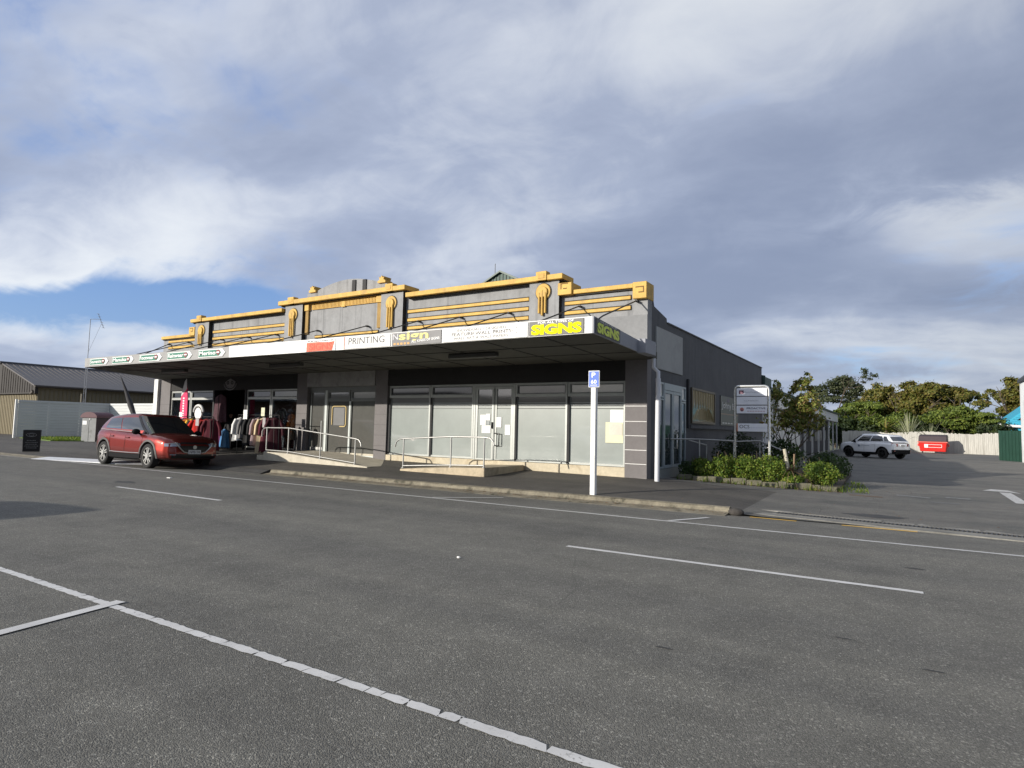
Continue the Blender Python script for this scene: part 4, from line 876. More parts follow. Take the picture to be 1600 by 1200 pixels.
# ------------------------------------------------------------------ left background
m_tan = mat('cladding_tan', (.185, .158, .10), .7, var=.08, vs=2, stretch=(1, 1, .2)); m_shr = mat('roof_iron_grey', (.115, .105, .10), .5, .2, var=.1); m_brn = mat('gable_brown', (.022, .018, .015), .7, var=.12, stretch=(6, 6, .2))
sh = thing('shed', 'long tan corrugated shed with grey-brown iron roof and dark gable', 'shed', (-60, 26, 0))
MB().box(-70, -52, 19.85, 60, -.1, 3.55).build('wall', m_tan, sh)
b = MB(); y = 20
while y < 42: b.box(-52.0, -51.97, y, y + .09, .0, 3.45); y += .28
x = -60
while x < -52: b.box(x, x + .09, 19.82, 19.85, 0, 3.1); x += .28
b.build('cladding_ribs', mat('rib_tan', (.175, .143, .077), .7, var=.05), sh)
MB().prism([(-70.5, 3.1), (-51.8, 3.1), (-51.8, 3.66), (-57.6, 5.42), (-70.5, 5.42)], 'y', 19.6, 19.8).build('gable', m_brn, sh)
b = MB(); x = -57.5
while x < -52: b.box(x, x + .05, 19.57, 19.6, 3.2, 3.6 + (-52 - x) * .30); x += .4
b.build('gable_cladding', mat('rib_brown', (.024, .019, .016), .7, var=0), sh)
MB().hexa([(-57.6, 19.5, 5.42), (-51.7, 19.5, 3.62), (-51.7, 60, 3.62), (-57.6, 60, 5.42)], [(-57.6, 19.5, 5.50), (-51.7, 19.5, 3.70), (-51.7, 60, 3.70), (-57.6, 60, 5.50)]).build('roof', m_shr, sh)
MB().tube([(-57.6, 19.4, 5.48), (-57.6, 60, 5.48)], .14, 6).build('ridge_cap', mat('ridge_dark', (.05, .05, .055), .6, var=.1), sh)
b = MB(); y = 19.7
while y < 50: b.hexa([(-57.5, y, 5.47), (-51.75, y, 3.70), (-51.75, y + .05, 3.70), (-57.5, y + .05, 5.47)], [(-57.5, y, 5.505), (-51.75, y, 3.71), (-51.75, y + .05, 3.71), (-57.5, y + .05, 5.505)]); y += .38
b.build('roof_ribs', m_shr, sh)
MB().tube([(-51.6, 19.5, 3.6), (-51.6, 60, 3.6)], .08, 6).build('gutter', mat('gutter_brown', (.05, .04, .03), .6, var=0), sh); MB().tube([(-52, 19.62, 3.25), (-52.3, 19.6, 3.1)], .13, 7).build('gutter_end', MC['gutter_brown'], sh)
MB().tube([(-57.2, 33.2, 5.3), (-57.2, 33.2, 6.15), (-57.0, 33.2, 6.35)], .14, 7).build('flue', m_rod, sh, smooth=50)
wf = thing('slat_fence', 'pale horizontal slat fence turning a corner beside the shed', 'fence', (-46, 19, .12))
m_slw = mat('slat_white', (.52, .535, .53), .7, var=.07, vs=3, stretch=(.3, .3, 4))
b = MB(); z = .2
while z < 2.35: b.box(-46.03, -45.97, 16.6, 21.85, z, z + .168); z += .175
b.build('slats', m_slw, wf)
b = MB(); z = .2
while z < 2.35: b.box(-45.97, -34, 21.82, 21.88, z, z + .168); z += .175
b.build('slats', m_slw, wf)
for y in (16.55, 18.3, 20.1, 21.85): MB().box(-46.16, -46.04, y - .06, y + .06, 0, 2.3).build('post', m_wht, wf)
for x in (-42, -38, -34): MB().box(x - .06, x + .06, 21.9, 22.0, 0, 2.3).build('post', m_wht, wf)
MB().box(-46.06, -45.94, 16.6, 21.85, 2.34, 2.40).build('capping', m_slw, wf); MB().box(-45.94, -34, 21.79, 21.91, 2.34, 2.40).build('capping', m_slw, wf)
MB().box(-46.0, -45.9, 16.42, 16.52, .0, 2.5).build('end_post', m_wht, wf)
an = thing('tv_aerial', 'thin tall lattice aerial mast with yagi antenna beside the shed', 'aerial', (-47.5, 20.9, 0))
b = MB(); base = Vector((-47.5, 20.9, 0)); tp = Vector((-47.55, 20.95, 8.3))
for k in range(3):
    a = k * 2.09; e = Vector((.09 * math.cos(a), .09 * math.sin(a), 0)); b.tube([base + e, base.lerp(tp, .6) + e * .8], .016, 4)
for k in range(16): z0 = k / 27; a = k * 2.09; e = Vector((.09 * math.cos(a), .09 * math.sin(a), 0)); e2 = Vector((.09 * math.cos(a + 2.09), .09 * math.sin(a + 2.09), 0)); b.tube([base.lerp(tp, z0) + e, base.lerp(tp, z0 + .037) + e2], .01, 4)
b.tube([base.lerp(tp, .55), tp], .022, 5); b.build('mast', mat('mast_grey', (.30, .31, .33), .5, .4, var=.05), an)
yb = MB().tube([tp, tp + Vector((.75, .25, -.02))], .016, 4).tube([tp + Vector((.6, .2, .35)), tp + Vector((1.05, .38, -.62))], .02, 4)
for k in range(6): q = (tp + Vector((.6, .2, .35))).lerp(tp + Vector((1.05, .38, -.62)), k / 5); yb.tube([q - Vector((.1, .05, -.02)), q + Vector((.1, .05, -.02))], .012, 4)
yb.build('antenna', MC['mast_grey'], an); MB().tube([tp + Vector((.9, .3, -.35)), base.lerp(tp, .72)], .008, 4).build('guy_wire', MC['mast_grey'], an)
MB().box(-47.75, -47.6, 20.75, 20.95, 2.2, 3.1).build('junction_box', mat('box_dark', (.08, .07, .05), .7, var=.1), an)
# service kiosk with a barrel roof
kk = thing('utility_kiosk', 'grey utility kiosk with maroon barrel roof on the grass verge', 'kiosk', (-38.75, 17.8, .06), local=True); kk.rotation_euler.z = R(26)
m_kg = mat('kiosk_grey', (.26, .27, .27), .7, var=.12, vs=3, dirt=((.12, .12, .11), .6), ds=2.5); m_kr = mat('kiosk_maroon', (.085, .018, .03), .55, var=.1)
MB().box(-.42, .42, -.62, .62, 0, 1.42).build('cabinet', m_kg, kk)
MB().box(.42, .435, -.62, .62, .0, 1.42).build('side_cladding', mat('kiosk_side', (.045, .025, .03), .7, var=.1), kk)
P = [(-.5, 1.40)] + [(-.5 * math.cos(R(a)), 1.42 + .30 * math.sin(R(a))) for a in fr(0, 180, 15)] + [(.5, 1.40)]
MB().prism(P, 'y', -.68, .68).build('roof', m_kr, kk); MB().box(-.005, .005, -.628, -.62, .05, 1.4).build('door_gap', m_rod, kk); MB().box(-.38, -.12, -.632, -.62, 1.0, 1.22).build('label_plate', m_sw, kk); MB().box(.03, .08, -.65, -.62, 1.28, 1.36).build('lock', m_sw, kk)
# A-frame board
af = thing('sandwich_board', 'black sandwich board with faint white writing on the left footpath', 'sign', (-29.0, 11.0, .04), local=True); af.rotation_euler.z = R(62); af.scale = (.68, .8, .88)
for sgn in (-1, 1):
    M = Matrix.Rotation(R(-10 * sgn), 3, 'X'); q = MB(); q.obox((0, sgn * .17, .50), (.78, .025, .98), M); pn_ = q.build('board_panel', mat('board_black', (.014, .014, .015), .5, var=.1), af)
    if sgn == -1:
        def P3(x, z): return Vector((x, -.17 - .0145, .50)) + Vector((0, 0, 0)) + M @ Vector((0, 0, z)) 
        b = MB()
        for k, w in enumerate((.40, .55, .5, .6, .45)):
            x = -w / 2; zz = .02 - k * .085
            while x < w / 2: ww = random.uniform(.03, .09); b.obox(Vector((x + ww / 2, -.172, .5)) + M @ Vector((0, -.016, zz)), (ww, .004, .022), M); x += ww + .02
        b.build('chalk_writing', mat('chalk', (.30, .30, .29), .8, var=.2), pn_)
        b = MB(); pts = [Vector((.24 * math.cos(a), -.172, .5)) + M @ Vector((0, -.016, .27 + .08 * math.sin(a))) for a in [i * math.pi / 8 for i in range(17)]]; b.tube(pts, .008, 4, False); pts = [Vector((.12 * math.cos(a), -.172, .5)) + M @ Vector((0, -.016, .27 + .05 * math.sin(a))) for a in [i * math.pi / 8 for i in range(17)]]; b.tube(pts, .008, 4, False); b.build('chalk_emblem', MC['chalk'], pn_)
# leaning furled banner, brown crates behind the fence
lb = thing('leaning_banner', 'dark furled feather banner leaning above the red car roof', 'banner', (-31.5, 15.9, .2))
MB().tube([(-30.2, 15.95, .2), (-31.13, 15.9, 1.57), (-31.5, 15.88, 2.1), (-32.0, 15.85, 2.85), (-32.42, 15.8, 3.5)], [.02, .10, .13, .07, .015], 8).build('cloth', mat('banner_dark', (.025, .024, .026), .8, var=.1), lb, smooth=60)
MB().tube([(-30.1, 15.95, .1), (-32.46, 15.8, 3.55)], .012, 5).build('pole', m_rod, lb)
cr = thing('roof_rack', 'rusty orange slatted rack seen over the pale fence', 'rack', (-44, 23.5, 0))
b = MB()
for k in range(9): b.box(-43.2 + k * .18, -43.1 + k * .18, 23.4, 23.5, 0, 2.72)
b.box(-43.3, -41.6, 23.4, 23.5, 2.72, 2.78); b.build('slats', mat('rust_orange', (.33, .11, .04), .8, var=.15), cr)
MB().box(-41.6, -37, 23.2, 23.6, 2.6, 2.72).build('beam', mat('beam_brown', (.06, .025, .015), .8, var=.1), cr)

# ------------------------------------------------------------------ cars
def interp(st, x):
    for a, b in zip(st, st[1:]):
        if a[0] <= x <= b[0]:
            t = (x - a[0]) / (b[0] - a[0]); t2 = t * t * (3 - 2 * t)
            return [p + (q - p) * (t2 if k in (99,) else t) for k, (p, q) in enumerate(zip(a, b))]
    return st[0] if x < st[0][0] else st[-1]
def prof(w, zb, zt, crown, bulge=1.0):
    h = zt - zb
    return [(0, zb), (w * .82, zb), (w * .93, zb + .03), (w * .965, zb + .10 * h), (w * .99, zb + .26 * h), (w, zb + .46 * h), (w * .985, zb + .62 * h), (w * .99, zb + .76 * h), (w * .965, zb + .9 * h), (w * .90, zt - .01), (w * .80, zt + .012), (w * .5, zt + crown * .8), (0, zt + crown)]
def make_car(name, label, st, gh, paint, wb, wr, track, o):
    """st: body stations (x, half width, bottom, shoulder, crown); gh: greenhouse numbers; o: options"""
    car = thing(name, label, 'car', local=True)
    xs = sorted(set([round(s[0] + (n[0] - s[0]) * k / 4, 4) for s, n in zip(st, st[1:]) for k in range(4)] + [st[-1][0]]))
    b = MB(); K = 13; ring = 2 * K - 2
    for x in xs:
        _, w, zb, zt, cr = interp(st, x); h = prof(w, zb, zt, cr); full = [(y, z) for y, z in h] + [(-y, z) for y, z in h[-2:0:-1]]
        b.v += [Vector((x, y, z)) for y, z in full]
    for i in range(len(xs) - 1):
        for j in range(ring): b.f.append((i * ring + j, (i + 1) * ring + j, (i + 1) * ring + (j + 1) % ring, i * ring + (j + 1) % ring))
    b.f += [tuple(range(ring)), tuple(range((len(xs) - 1) * ring, len(xs) * ring))[::-1]]
    body = b.build('body', paint, car)
    # wheel arches cut out of the body
    m_arch = mat('arch_black', (.012, .012, .012), .8, var=0)
    cb = MB()
    for sx in (-wb / 2, wb / 2):
        for sy in (-1, 1): cb.disc((sx, wr + .005), wr + .065, 'y', min(sy * .56, sy * 1.2), max(sy * .56, sy * 1.2), 28)
    cut = cb.build('cutter', m_arch)
    md = body.modifiers.new('cut', 'BOOLEAN'); md.object = cut; md.operation = 'DIFFERENCE'; md.solver = 'EXACT'; md.material_mode = 'TRANSFER'
    bpy.context.view_layer.update(); dg = bpy.context.evaluated_depsgraph_get()
    me = bpy.data.meshes.new_from_object(body.evaluated_get(dg)); body.modifiers.clear(); body.data = me
    bpy.data.objects.remove(cut)
    for p in me.polygons: p.use_smooth = True
    me.set_sharp_from_angle(angle=R(32))
    def wy(x, z):
        _, w, zb, zt, cr = interp(st, x); h = prof(w, zb, zt, cr)[1:10]
        for (ya, za), (yb_, zb2) in zip(h, h[1:]):
            if za <= z <= zb2 and zb2 > za: return ya + (yb_ - ya) * (z - za) / (zb2 - za)
        return h[-1][0]
    # greenhouse
    (xr0, xf0, z0, w0), (xr1, xf1, z1, w1) = gh['base'], gh['top']
    NU = 9; T = gh['t']; S = [-1, -.92, -.6, -.2, .2, .6, .92, 1]
    def pt(u, side, k):
        e = u ** .92; bow = .35 * math.sin(math.pi * u) * .06
        xr, xf, z, w = xr0 + (xr1 - xr0) * (u ** gh.get('pr', 1.0)), xf0 + (xf1 - xf0) * u, z0 + (z1 - z0) * u, w0 + (w1 - w0) * (u ** 1.25) + bow
        if gh.get('slope'): z += gh['slope'] * 0
        if side in 'rl':
            t = T[k]; y = w * (1 - .10 * abs(2 * t - 1.02) ** 3.5); zz = z - u * gh.get('drop', 0) * (1 - t) ** 2 + (1 - u) * gh.get('rise', 0) * (1 - t)
            return Vector((xr + (xf - xr) * t, -y if side == 'r' else y, zz))
        s = S[k]; y = w * .90 * s
        if side == 'f': return Vector((xf + .10 * (1 - s * s) * (1 - .4 * u), y, z))
        return Vector((xr - .07 * (1 - s * s), y, z - u * gh.get('drop', 0) + (1 - u) * gh.get('rise', 0)))
    seq = [('r', k) for k in range(len(T))] + [('f', k) for k in range(1, len(S) - 1)] + [('l', k) for k in range(len(T))[::-1]] + [('b', k) for k in range(1, len(S) - 1)[::-1]]
    b = MB(); n = len(seq); US = [i / NU for i in range(NU + 1)]
    rings = [[pt(u, sd, k) for sd, k in seq] for u in US]
    c = sum(rings[-1], Vector()) / n
    top = [[Vector((c.x + (p.x - c.x) * f, c.y + (p.y - c.y) * f, p.z + dz)) for p in rings[-1]] for f, dz in ((.96, .022), (.85, .042), (.6, .055), (.3, .062))]
    for r in rings + top: b.v += r
    for i in range(len(rings + top) - 1):
        for j in range(n): b.f.append((i * n + j, i * n + (j + 1) % n, (i + 1) * n + (j + 1) % n, (i + 1) * n + j))
    b.f.append(tuple(range((len(rings + top) - 1) * n, len(rings + top) * n)))
    b.build('cabin', o.get('roof', paint), car, smooth=38)
    glass = mat('car_glass', (.015, .018, .02), .03, var=0, spec=1.0, coat=1.0)
    def pane(nm, side, ks, ua, ub, off=.006, m=glass, lab=None):
        b = MB(); uu = [ua + (ub - ua) * i / 6 for i in range(7)]; cols = list(ks)
        for u in uu:
            for k in cols: b.v.append(pt(u, side, k))
        N = len(cols)
        for i in range(6):
            for j in range(N - 1): b.f.append((i * N + j, i * N + j + 1, (i + 1) * N + j + 1, (i + 1) * N + j))
        # push outwards
        p = b.v; nn = (p[N - 1] - p[0]).cross(p[-1] - p[0]).normalized(); cen = sum(p, Vector()) / len(p)
        if nn.dot(cen - Vector((c.x, 0, z0 + .2))) < 0: nn = -nn
        b.v = [q + nn * off for q in p]
        return b.build(nm, m, car, smooth=60)
    m_gb = mat('pillar_black', (.006, .006, .007), .2, var=0)
    for side in 'rl':
        nT = len(T); pane('pillar_trim', side, range(nT - 2, nT), .0, .95, .008, m_gb)
        for ks in gh['panes']: pane('side_window', side, range(ks[0], ks[1] + 1), gh.get('u0', .1), .86)
        if gh.get('chrome'): b = MB().tube([pt(.05, side, k) + Vector((0, (-.012 if side == 'r' else .012), 0)) for k in range(1, len(T) - 2)], .010, 5); b.build('window_trim', m_steel, car, smooth=60)
    pane('windshield', 'f', range(0, len(S)), .01, .94); pane('rear_window', 'b', range(1, len(S) - 1), gh.get('rw', .12), .84)
    # sills, arch trims, wheels
    m_pl_ = mat('car_plastic', (.008, .008, .009), .7, var=.05, spec=.12)
    for sy in (-1, 1):
        b = MB(); xa, xb = -wb / 2 + wr + .05, wb / 2 - wr - .05; n_ = 10
        for i in range(n_ + 1):
            x = xa + (xb - xa) * i / n_; _, w, zb, zt, cr = interp(st, x); b.v += [Vector((x, sy * (w * .93 + .0), zb - .02)), Vector((x, sy * (wy(x, zb + .16) + .014), zb + .02)), Vector((x, sy * (wy(x, zb + .16) + .014), zb + .15)), Vector((x, sy * (wy(x, zb + .16) - .02), zb + .17))]
        for i in range(n_):
            for j in range(3): b.f.append((i * 4 + j, i * 4 + 4 + j, i * 4 + 5 + j, i * 4 + 1 + j))
        b.build('sill', m_pl_, car)
        if o.get('sill_trim'): b = MB(); b.tube([(x, sy * (wy(x, .46) + .008), interp(st, x)[2] + .185) for x in fr(xa + .05, xb - .05, .3)], .013, 5); b.build('sill_trim', m_steel, car)
        for sx in (-wb / 2, wb / 2):
            b = MB(); ra = wr + .062; M_ = 22; prof_ = [(ra - .005, -.06), (ra - .005, .016), (ra + .055, .012), (ra + .06, -.03)]
            A = fr(R(-8), R(188), .16)
            for a in A:
                for r_, d in prof_:
                    x = sx + r_ * math.cos(a); z = wr + .005 + r_ * math.sin(a); b.v.append(Vector((x, sy * (wy(max(st[0][0], min(st[-1][0], x)), max(z, interp(st, x)[2] + .05)) + d), z)))
            for i in range(len(A) - 1):
                for j in range(3): b.f.append((i * 4 + j, i * 4 + 4 + j, i * 4 + 5 + j, i * 4 + 1 + j))
            b.build('arch_trim', o.get('arch', m_pl_), car, smooth=50)
            yo = sy * track / 2; wl = MB(); y_in, y_out = yo - sy * .11, yo + sy * .11
            # tyre: revolve
            P = [(wr * .70, -.105), (wr * .90, -.115), (wr * .985, -.09), (wr, -.05), (wr, .05), (wr * .985, .09), (wr * .90, .115), (wr * .70, .105)]; N = 28
            for i in range(N):
                a = 2 * math.pi * i / N; wl.v += [Vector((sx + r_ * math.cos(a), yo + d, wr + r_ * math.sin(a))) for r_, d in P]
            for i in range(N):
                for j in range(7): wl.f.append((i * 8 + j, ((i + 1) % N) * 8 + j, ((i + 1) % N) * 8 + j + 1, i * 8 + j + 1))
            wh = wl.build('wheel', mat('tyre_rubber', (.018, .018, .018), .85, var=.1), car, smooth=40)
            MB().disc((sx, wr), wr * .70, 'y', yo - .02, yo + .02, 24).build('hub_well', o.get('well', m_pl_), wh)
            rim = MB(); yf = yo + sy * .092
            for i in range(24):
                a = 2 * math.pi * i / 24; a2 = 2 * math.pi * (i + 1) / 24
                for ra_, rb_ in ((wr * .64, wr * .715),): rim.quad((sx + ra_ * math.cos(a), yf, wr + ra_ * math.sin(a)), (sx + rb_ * math.cos(a), yf, wr + rb_ * math.sin(a)), (sx + rb_ * math.cos(a2), yf, wr + rb_ * math.sin(a2)), (sx + ra_ * math.cos(a2), yf, wr + ra_ * math.sin(a2)))
            for i in range(5):
                a0 = 2 * math.pi * i / 5 + .3
                for da in (-.20, .20):
                    p0 = Vector((sx + .05 * math.cos(a0 + da * 2), yf, wr + .05 * math.sin(a0 + da * 2))); p1 = Vector((sx + wr * .67 * math.cos(a0 + da), yf, wr + wr * .67 * math.sin(a0 + da)))
                    d = (p1 - p0).normalized(); e = Vector((-d.z, 0, d.x)) * .022; rim.hexa([p0 - e, p0 + e, p1 + e * .8, p1 - e * .8], [q + Vector((0, -sy * .035, 0)) for q in (p0 - e, p0 + e, p1 + e * .8, p1 - e * .8)])
            rim.disc((sx, wr), .075, 'y', yf - .02, yf + .01, 14); rim.build('rim', o.get('rim', m_steel), wh)
        # door seams and handles
        for x in o['seams']:
            pts = [(x + (z - .6) * -.06 * 0, sy * (wy(x, z) + .002), z) for z in fr(interp(st, x)[2] + .2, interp(st, x)[3] - .03, .08)]; MB().tube(pts, .006, 4).build('door_seam', mat('seam_dark', (.02, .01, .01), .6, var=0), car)
        for x, z in o['handles']: MB().box(x - .1, x + .1, min(sy * (wy(x, z) - .01), sy * (wy(x, z) + .035)), max(sy * (wy(x, z) - .01), sy * (wy(x, z) + .035)), z - .018, z + .018).build('door_handle', o.get('handle', paint), car, bevel=.01)
        x, z = o['mirror']; q = Vector((x, sy * (w0 + .15), z)); mm = MB().sphere(q, .12, 10, 7, (.75, 1.0, .72)).tube([(x + .02, sy * (w0 - .02), z - .08), (x, sy * (w0 + .1), z - .04)], .03, 6); mm.build('mirror', o.get('mirror_mat', m_pl_), car, smooth=60)
    return car, wy, st
# --- red crossover at the kerb, nose to the right
m_carred = mat('car_paint_red', (.20, .022, .016), .40, .86, var=.03, spec=.6, coat=1.0)
stR = [(-2.17, .50, .52, .86, .02), (-2.13, .66, .42, .96, .03), (-2.03, .80, .34, 1.04, .03), (-1.80, .88, .28, 1.10, .02), (-1.33, .915, .26, 1.09, .02), (-.6, .91, .24, 1.05, .02), (.3, .905, .24, 1.01, .02), (.95, .91, .25, 1.00, .05), (1.33, .915, .27, .985, .06), (1.75, .895, .27, .94, .055), (2.02, .83, .28, .87, .04), (2.17, .74, .30, .78, .03), (2.24, .60, .36, .70, .02)]
ghR = dict(base=(-2.0, 1.02, 1.0, .81), top=(-1.66, .16, 1.575, .655), t=[0, .04, .10, .15, .36, .515, .535, .70, .86, .955, 1], panes=[(3, 5), (6, 9)], drop=.09, rise=.09, chrome=True, u0=.16, rw=.3)
c1, wy1, _ = make_car('parked_car', 'metallic red crossover car parked at the kerb in front of the clothes shop', stR, ghR, m_carred, 2.665, .36, 1.6,
    dict(seams=(-.95, -.02, .98), handles=((-.82, .90), (.13, .87)), mirror=(.72, 1.06), roof=m_carred, sill_trim=True, arch=mat('arch_grey', (.07, .062, .060), .6, var=.05)))
m_hl = mat('headlight_glass', (.30, .33, .38), .08, .3, var=.1, spec=1, coat=1); m_tl = mat('taillight_red', (.25, .006, .008), .12, var=0, coat=1)
def curvepatch(car, nm, pts_rows, m):
    b = MB(); N = len(pts_rows[0])
    for r in pts_rows: b.v += [Vector(p) for p in r]
    for i in range(len(pts_rows) - 1):
        for j in range(N - 1): b.f.append((i * N + j, i * N + j + 1, (i + 1) * N + j + 1, (i + 1) * N + j))
    return b.build(nm, m, car, smooth=60)
def nose(st, s, z):
    """point on the front of the body: s in -1..1 across, z up"""
    best = None
    for i in range(160):
        x = st[-1][0] - i * .006; _, w, zb, zt, cr = interp(st, x); h = prof(w, zb, zt, cr); y = s
        top = zt + cr
        if zb <= z <= top:
            for (ya, za), (yb_, z2) in zip(h[1:], h[2:]):
                if za <= z <= z2 and z2 > za:
                    if ya + (yb_ - ya) * (z - za) / (z2 - za) >= abs(y): return Vector((x + .012, y, z))
    return Vector((st[0][0], s, z))
m_grl = mat('grille_black', (.008, .008, .009), .35, var=0)
for sy in (-1, 1):
    hl = curvepatch(c1, 'headlight', [[nose(stR, sy * y, z - .06 * (y - .5)) for y in (.44, .52, .60, .68, .75, .81)] for z in (.68, .71, .74, .77)], m_hl)
    curvepatch(c1, 'fog_light', [[nose(stR, sy * y, z) for y in (.55, .62, .7)] for z in (.42, .44)], m_hl)
    MB().tube([nose(stR, sy * y, z) + Vector((.015, 0, 0)) for y, z in ((.57, .785), (.51, .69), (.41, .585), (.33, .515), (.21, .49))], .018, 6).build('grille_chrome', m_steel, c1, smooth=60)
    MB().tube([nose(stR, sy * y, z) + Vector((.01, 0, 0)) for y, z in ((.50, .775), (.62, .765), (.74, .75))], .010, 5).build('headlight_trim', m_steel, c1, smooth=60)
    curvepatch(c1, 'taillight', [[(-2.12 + .0, sy * y, z) for y in (.42, .55, .66)] for z in (.86, .95)], m_tl)
curvepatch(c1, 'grille', [[nose(stR, y, z) for y in fr(-wv, wv, wv / 4)] for wv, z in ((.27, .50), (.38, .58), (.49, .67), (.55, .77))], m_grl)
curvepatch(c1, 'lower_intake', [[nose(stR, y, z) for y in fr(-.66, .66, .132)] for z in (.27, .32, .37, .42, .455)], m_grl)
curvepatch(c1, 'hood_badge_panel', [[nose(stR, y, z) for y in fr(-.40, .40, .1)] for z in (.76, .785, .80)], m_grl)
pl = MB().box(2.225, 2.262, -.19, .19, .455, .575).build('number_plate', mat('plate_white', (.60, .60, .60), .4, var=.04), c1)
text('lettering', 'NPB174', m_ink, pl, (2.263, -.155, .475), (0, 1, 0), (0, 0, 1), .31, .08, .01, .002)
MB().disc((0, .655), .055, 'x', 2.20, 2.265, 16).build('badge_disc', m_steel, c1)
c1.location = (-20.10, 10.93, -.05); c1.rotation_euler = (R(-1.5), 0, R(-1.0))
# --- white crossover in the car park, tail towards us
m_carw = mat('car_paint_white', (.72, .74, .77), .3, .0, var=.02, spec=.6, coat=1.0)
stW = [(-2.02, .60, .50, .92, .02), (-1.99, .74, .42, .98, .02), (-1.90, .82, .36, 1.02, .02), (-1.65, .87, .30, 1.05, .02), (-1.25, .888, .27, 1.06, .02), (-.5, .885, .25, 1.05, .02), (.3, .88, .25, 1.03, .02), (.9, .885, .26, 1.03, .05), (1.25, .888, .28, 1.02, .06), (1.65, .87, .30, .99, .05), (1.92, .80, .32, .93, .04), (2.05, .70, .36, .82, .03), (2.12, .56, .42, .74, .02)]
ghW = dict(base=(-1.94, 1.18, 1.02, .80), top=(-1.50, .42, 1.55, .625), t=[0, .05, .07, .17, .20, .34, .51, .54, .70, .86, .94, 1], panes=[(2, 3), (4, 6), (7, 9)], drop=.06, rise=.05, rw=.2, u0=.16)
m_blk_rim = mat('rim_black', (.02, .02, .02), .4, .4, var=0)
c2, wy2, _ = make_car('parked_car', 'white compact crossover parked at the back of the car park, tail towards us', stW, ghW, m_carw, 2.5, .335, 1.55,
    dict(seams=(-.75, .05, .95), handles=((-.6, .93), (.2, .92)), mirror=(.72, 1.08), rim=m_blk_rim, roof=m_carw))
for sy in (-1, 1):
    curvepatch(c2, 'taillight', [[(-2.025 + .11 * max(0, y - .55) / .2, sy * y, z + (.03 if y > .6 else 0)) for y in (.40, .56, .70, .82)] for z in (.80, .88, .98)], m_tl)
    MB().box(-2.035, -2.0, min(sy * .62, sy * .75), max(sy * .62, sy * .75), .50, .55).build('reflector', m_tl, c2)
MB().hexa([(-2.06, -.62, .34), (-1.9, -.84, .34), (-1.9, .84, .34), (-2.06, .62, .34)], [(-2.06, -.66, .60), (-1.9, -.86, .60), (-1.9, .86, .60), (-2.06, .66, .60)]).build('bumper', mat('car_plastic', (.022, .022, .023)), c2, bevel=.02)
pl = MB().box(-2.05, -2.02, -.19, .19, .80, .92).build('number_plate', MC['plate_white'], c2)
text('lettering', 'MQD26', m_ink, pl, (-2.051, .15, .82), (0, -1, 0), (0, 0, 1), .30, .08, .01, .002)
b = MB().disc((.42, .80), .075, 'y', -.9, -.885, 12); sd = MB(); sd.box(.36, .48, .888, .898, .74, .86)
dc = sd.build('door_emblem', mat('emblem_blue_grey', (.12, .16, .22), .5, var=0), c2); b = MB()
for k in range(6): b.box(-.35 + k * .11, -.27 + k * .11, .888, .896, .80, .83)
b.build('door_print', mat('print_grey', (.35, .38, .42), .5, var=0), c2)
c2.location = (-1.42, 48.51, -.05); c2.rotation_euler = (0, 0, math.atan2(.6, -.8))

# ------------------------------------------------------------------ clothes, flag and person in front of the left shop
def cloth_m(n, c): return mat('cloth_' + n, c, .85, var=.12, vs=6, stretch=(5, 5, .6))
def garment(label, x, y, zt, L, w, col, cat='garment', rot=0, group='garments hanging on the rails', sleeves=True, seed=0):
    """a garment on a hanger seen side on: shoulders, sleeve, hem with folds"""
    t = thing('garment', label, cat, (x, y, zt), group, local=True); t.location = (x, y, zt); t.rotation_euler.z = rot
    rr = random.Random(seed + int(x * 100)); b = MB(); N = 18; rows = [(0, .05, .03), (-.05, .16, .045), (-.12, .24, .06), (-.3, .24, .07), (-.6 * L, .25, .08), (-L, .29, .09)]
    ph = rr.random() * 6; rr_n = rr.choice((3, 4, 5, 6)); w = w * rr.uniform(.85, 1.15)
    for z, hw, th in rows:
        for j in range(N):
            a = 2 * math.pi * j / N; f = 1 + .22 * math.sin(rr_n * a + ph) * min(1, -z / L * 1.5); b.v.append(Vector((math.cos(a) * hw * w / .25 * f, math.sin(a) * th * f * 1.2, z + (rr.uniform(-.05, .04) if z == -L else 0))))
    for i in range(len(rows) - 1):
        for j in range(N): b.f.append((i * N + j, i * N + (j + 1) % N, (i + 1) * N + (j + 1) % N, (i + 1) * N + j))
    b.f += [tuple(range(N)), tuple(range(5 * N, 6 * N))[::-1]]; b.build('cloth', col, t, smooth=60)
    MB().tube([(-.03 * w / .25, -.075, -.03), (.0, -.10, -.3 * L), (.015, -.115, -.95 * L)], .012, 5).build('front_edge', mat('cloth_edge', (.05, .045, .045), .9, var=.2), t, smooth=60)
    if sleeves:
        for sx in (-1, 1): MB().tube([(sx * .2 * w / .25, -.02, -.08), (sx * .30 * w / .25, -.05, -.3), (sx * .33 * w / .25, -.04, -.62)], [.06, .065, .05], 7).build('sleeve', col, t, smooth=60)
    MB().tube([(-.15, 0, -.03), (0, 0, .03), (.15, 0, -.03)], .008, 4).tube([(0, 0, .02), (0, 0, .08), (.03, 0, .11), (.05, 0, .08)], .006, 4).build('hanger', m_rod, t)
    return t
def rack(label, x0, x1, y, z):
    zb = zg(x0, y); t = thing('clothes_rack', label, 'clothes rack', ((x0 + x1) / 2, y, zb), 'clothes racks on the footpath')
    MB().tube([(x0, y, zb), (x0, y, z), (x1, y, z), (x1, y, zb)], .018, 6).build('frame', m_rod, t, smooth=60)
    for x in (x0, x1): MB().tube([(x, y - .25, zb + .03), (x, y + .25, zb + .03)], .016, 6).build('foot', m_rod, t)
    return t
yr = 13.8
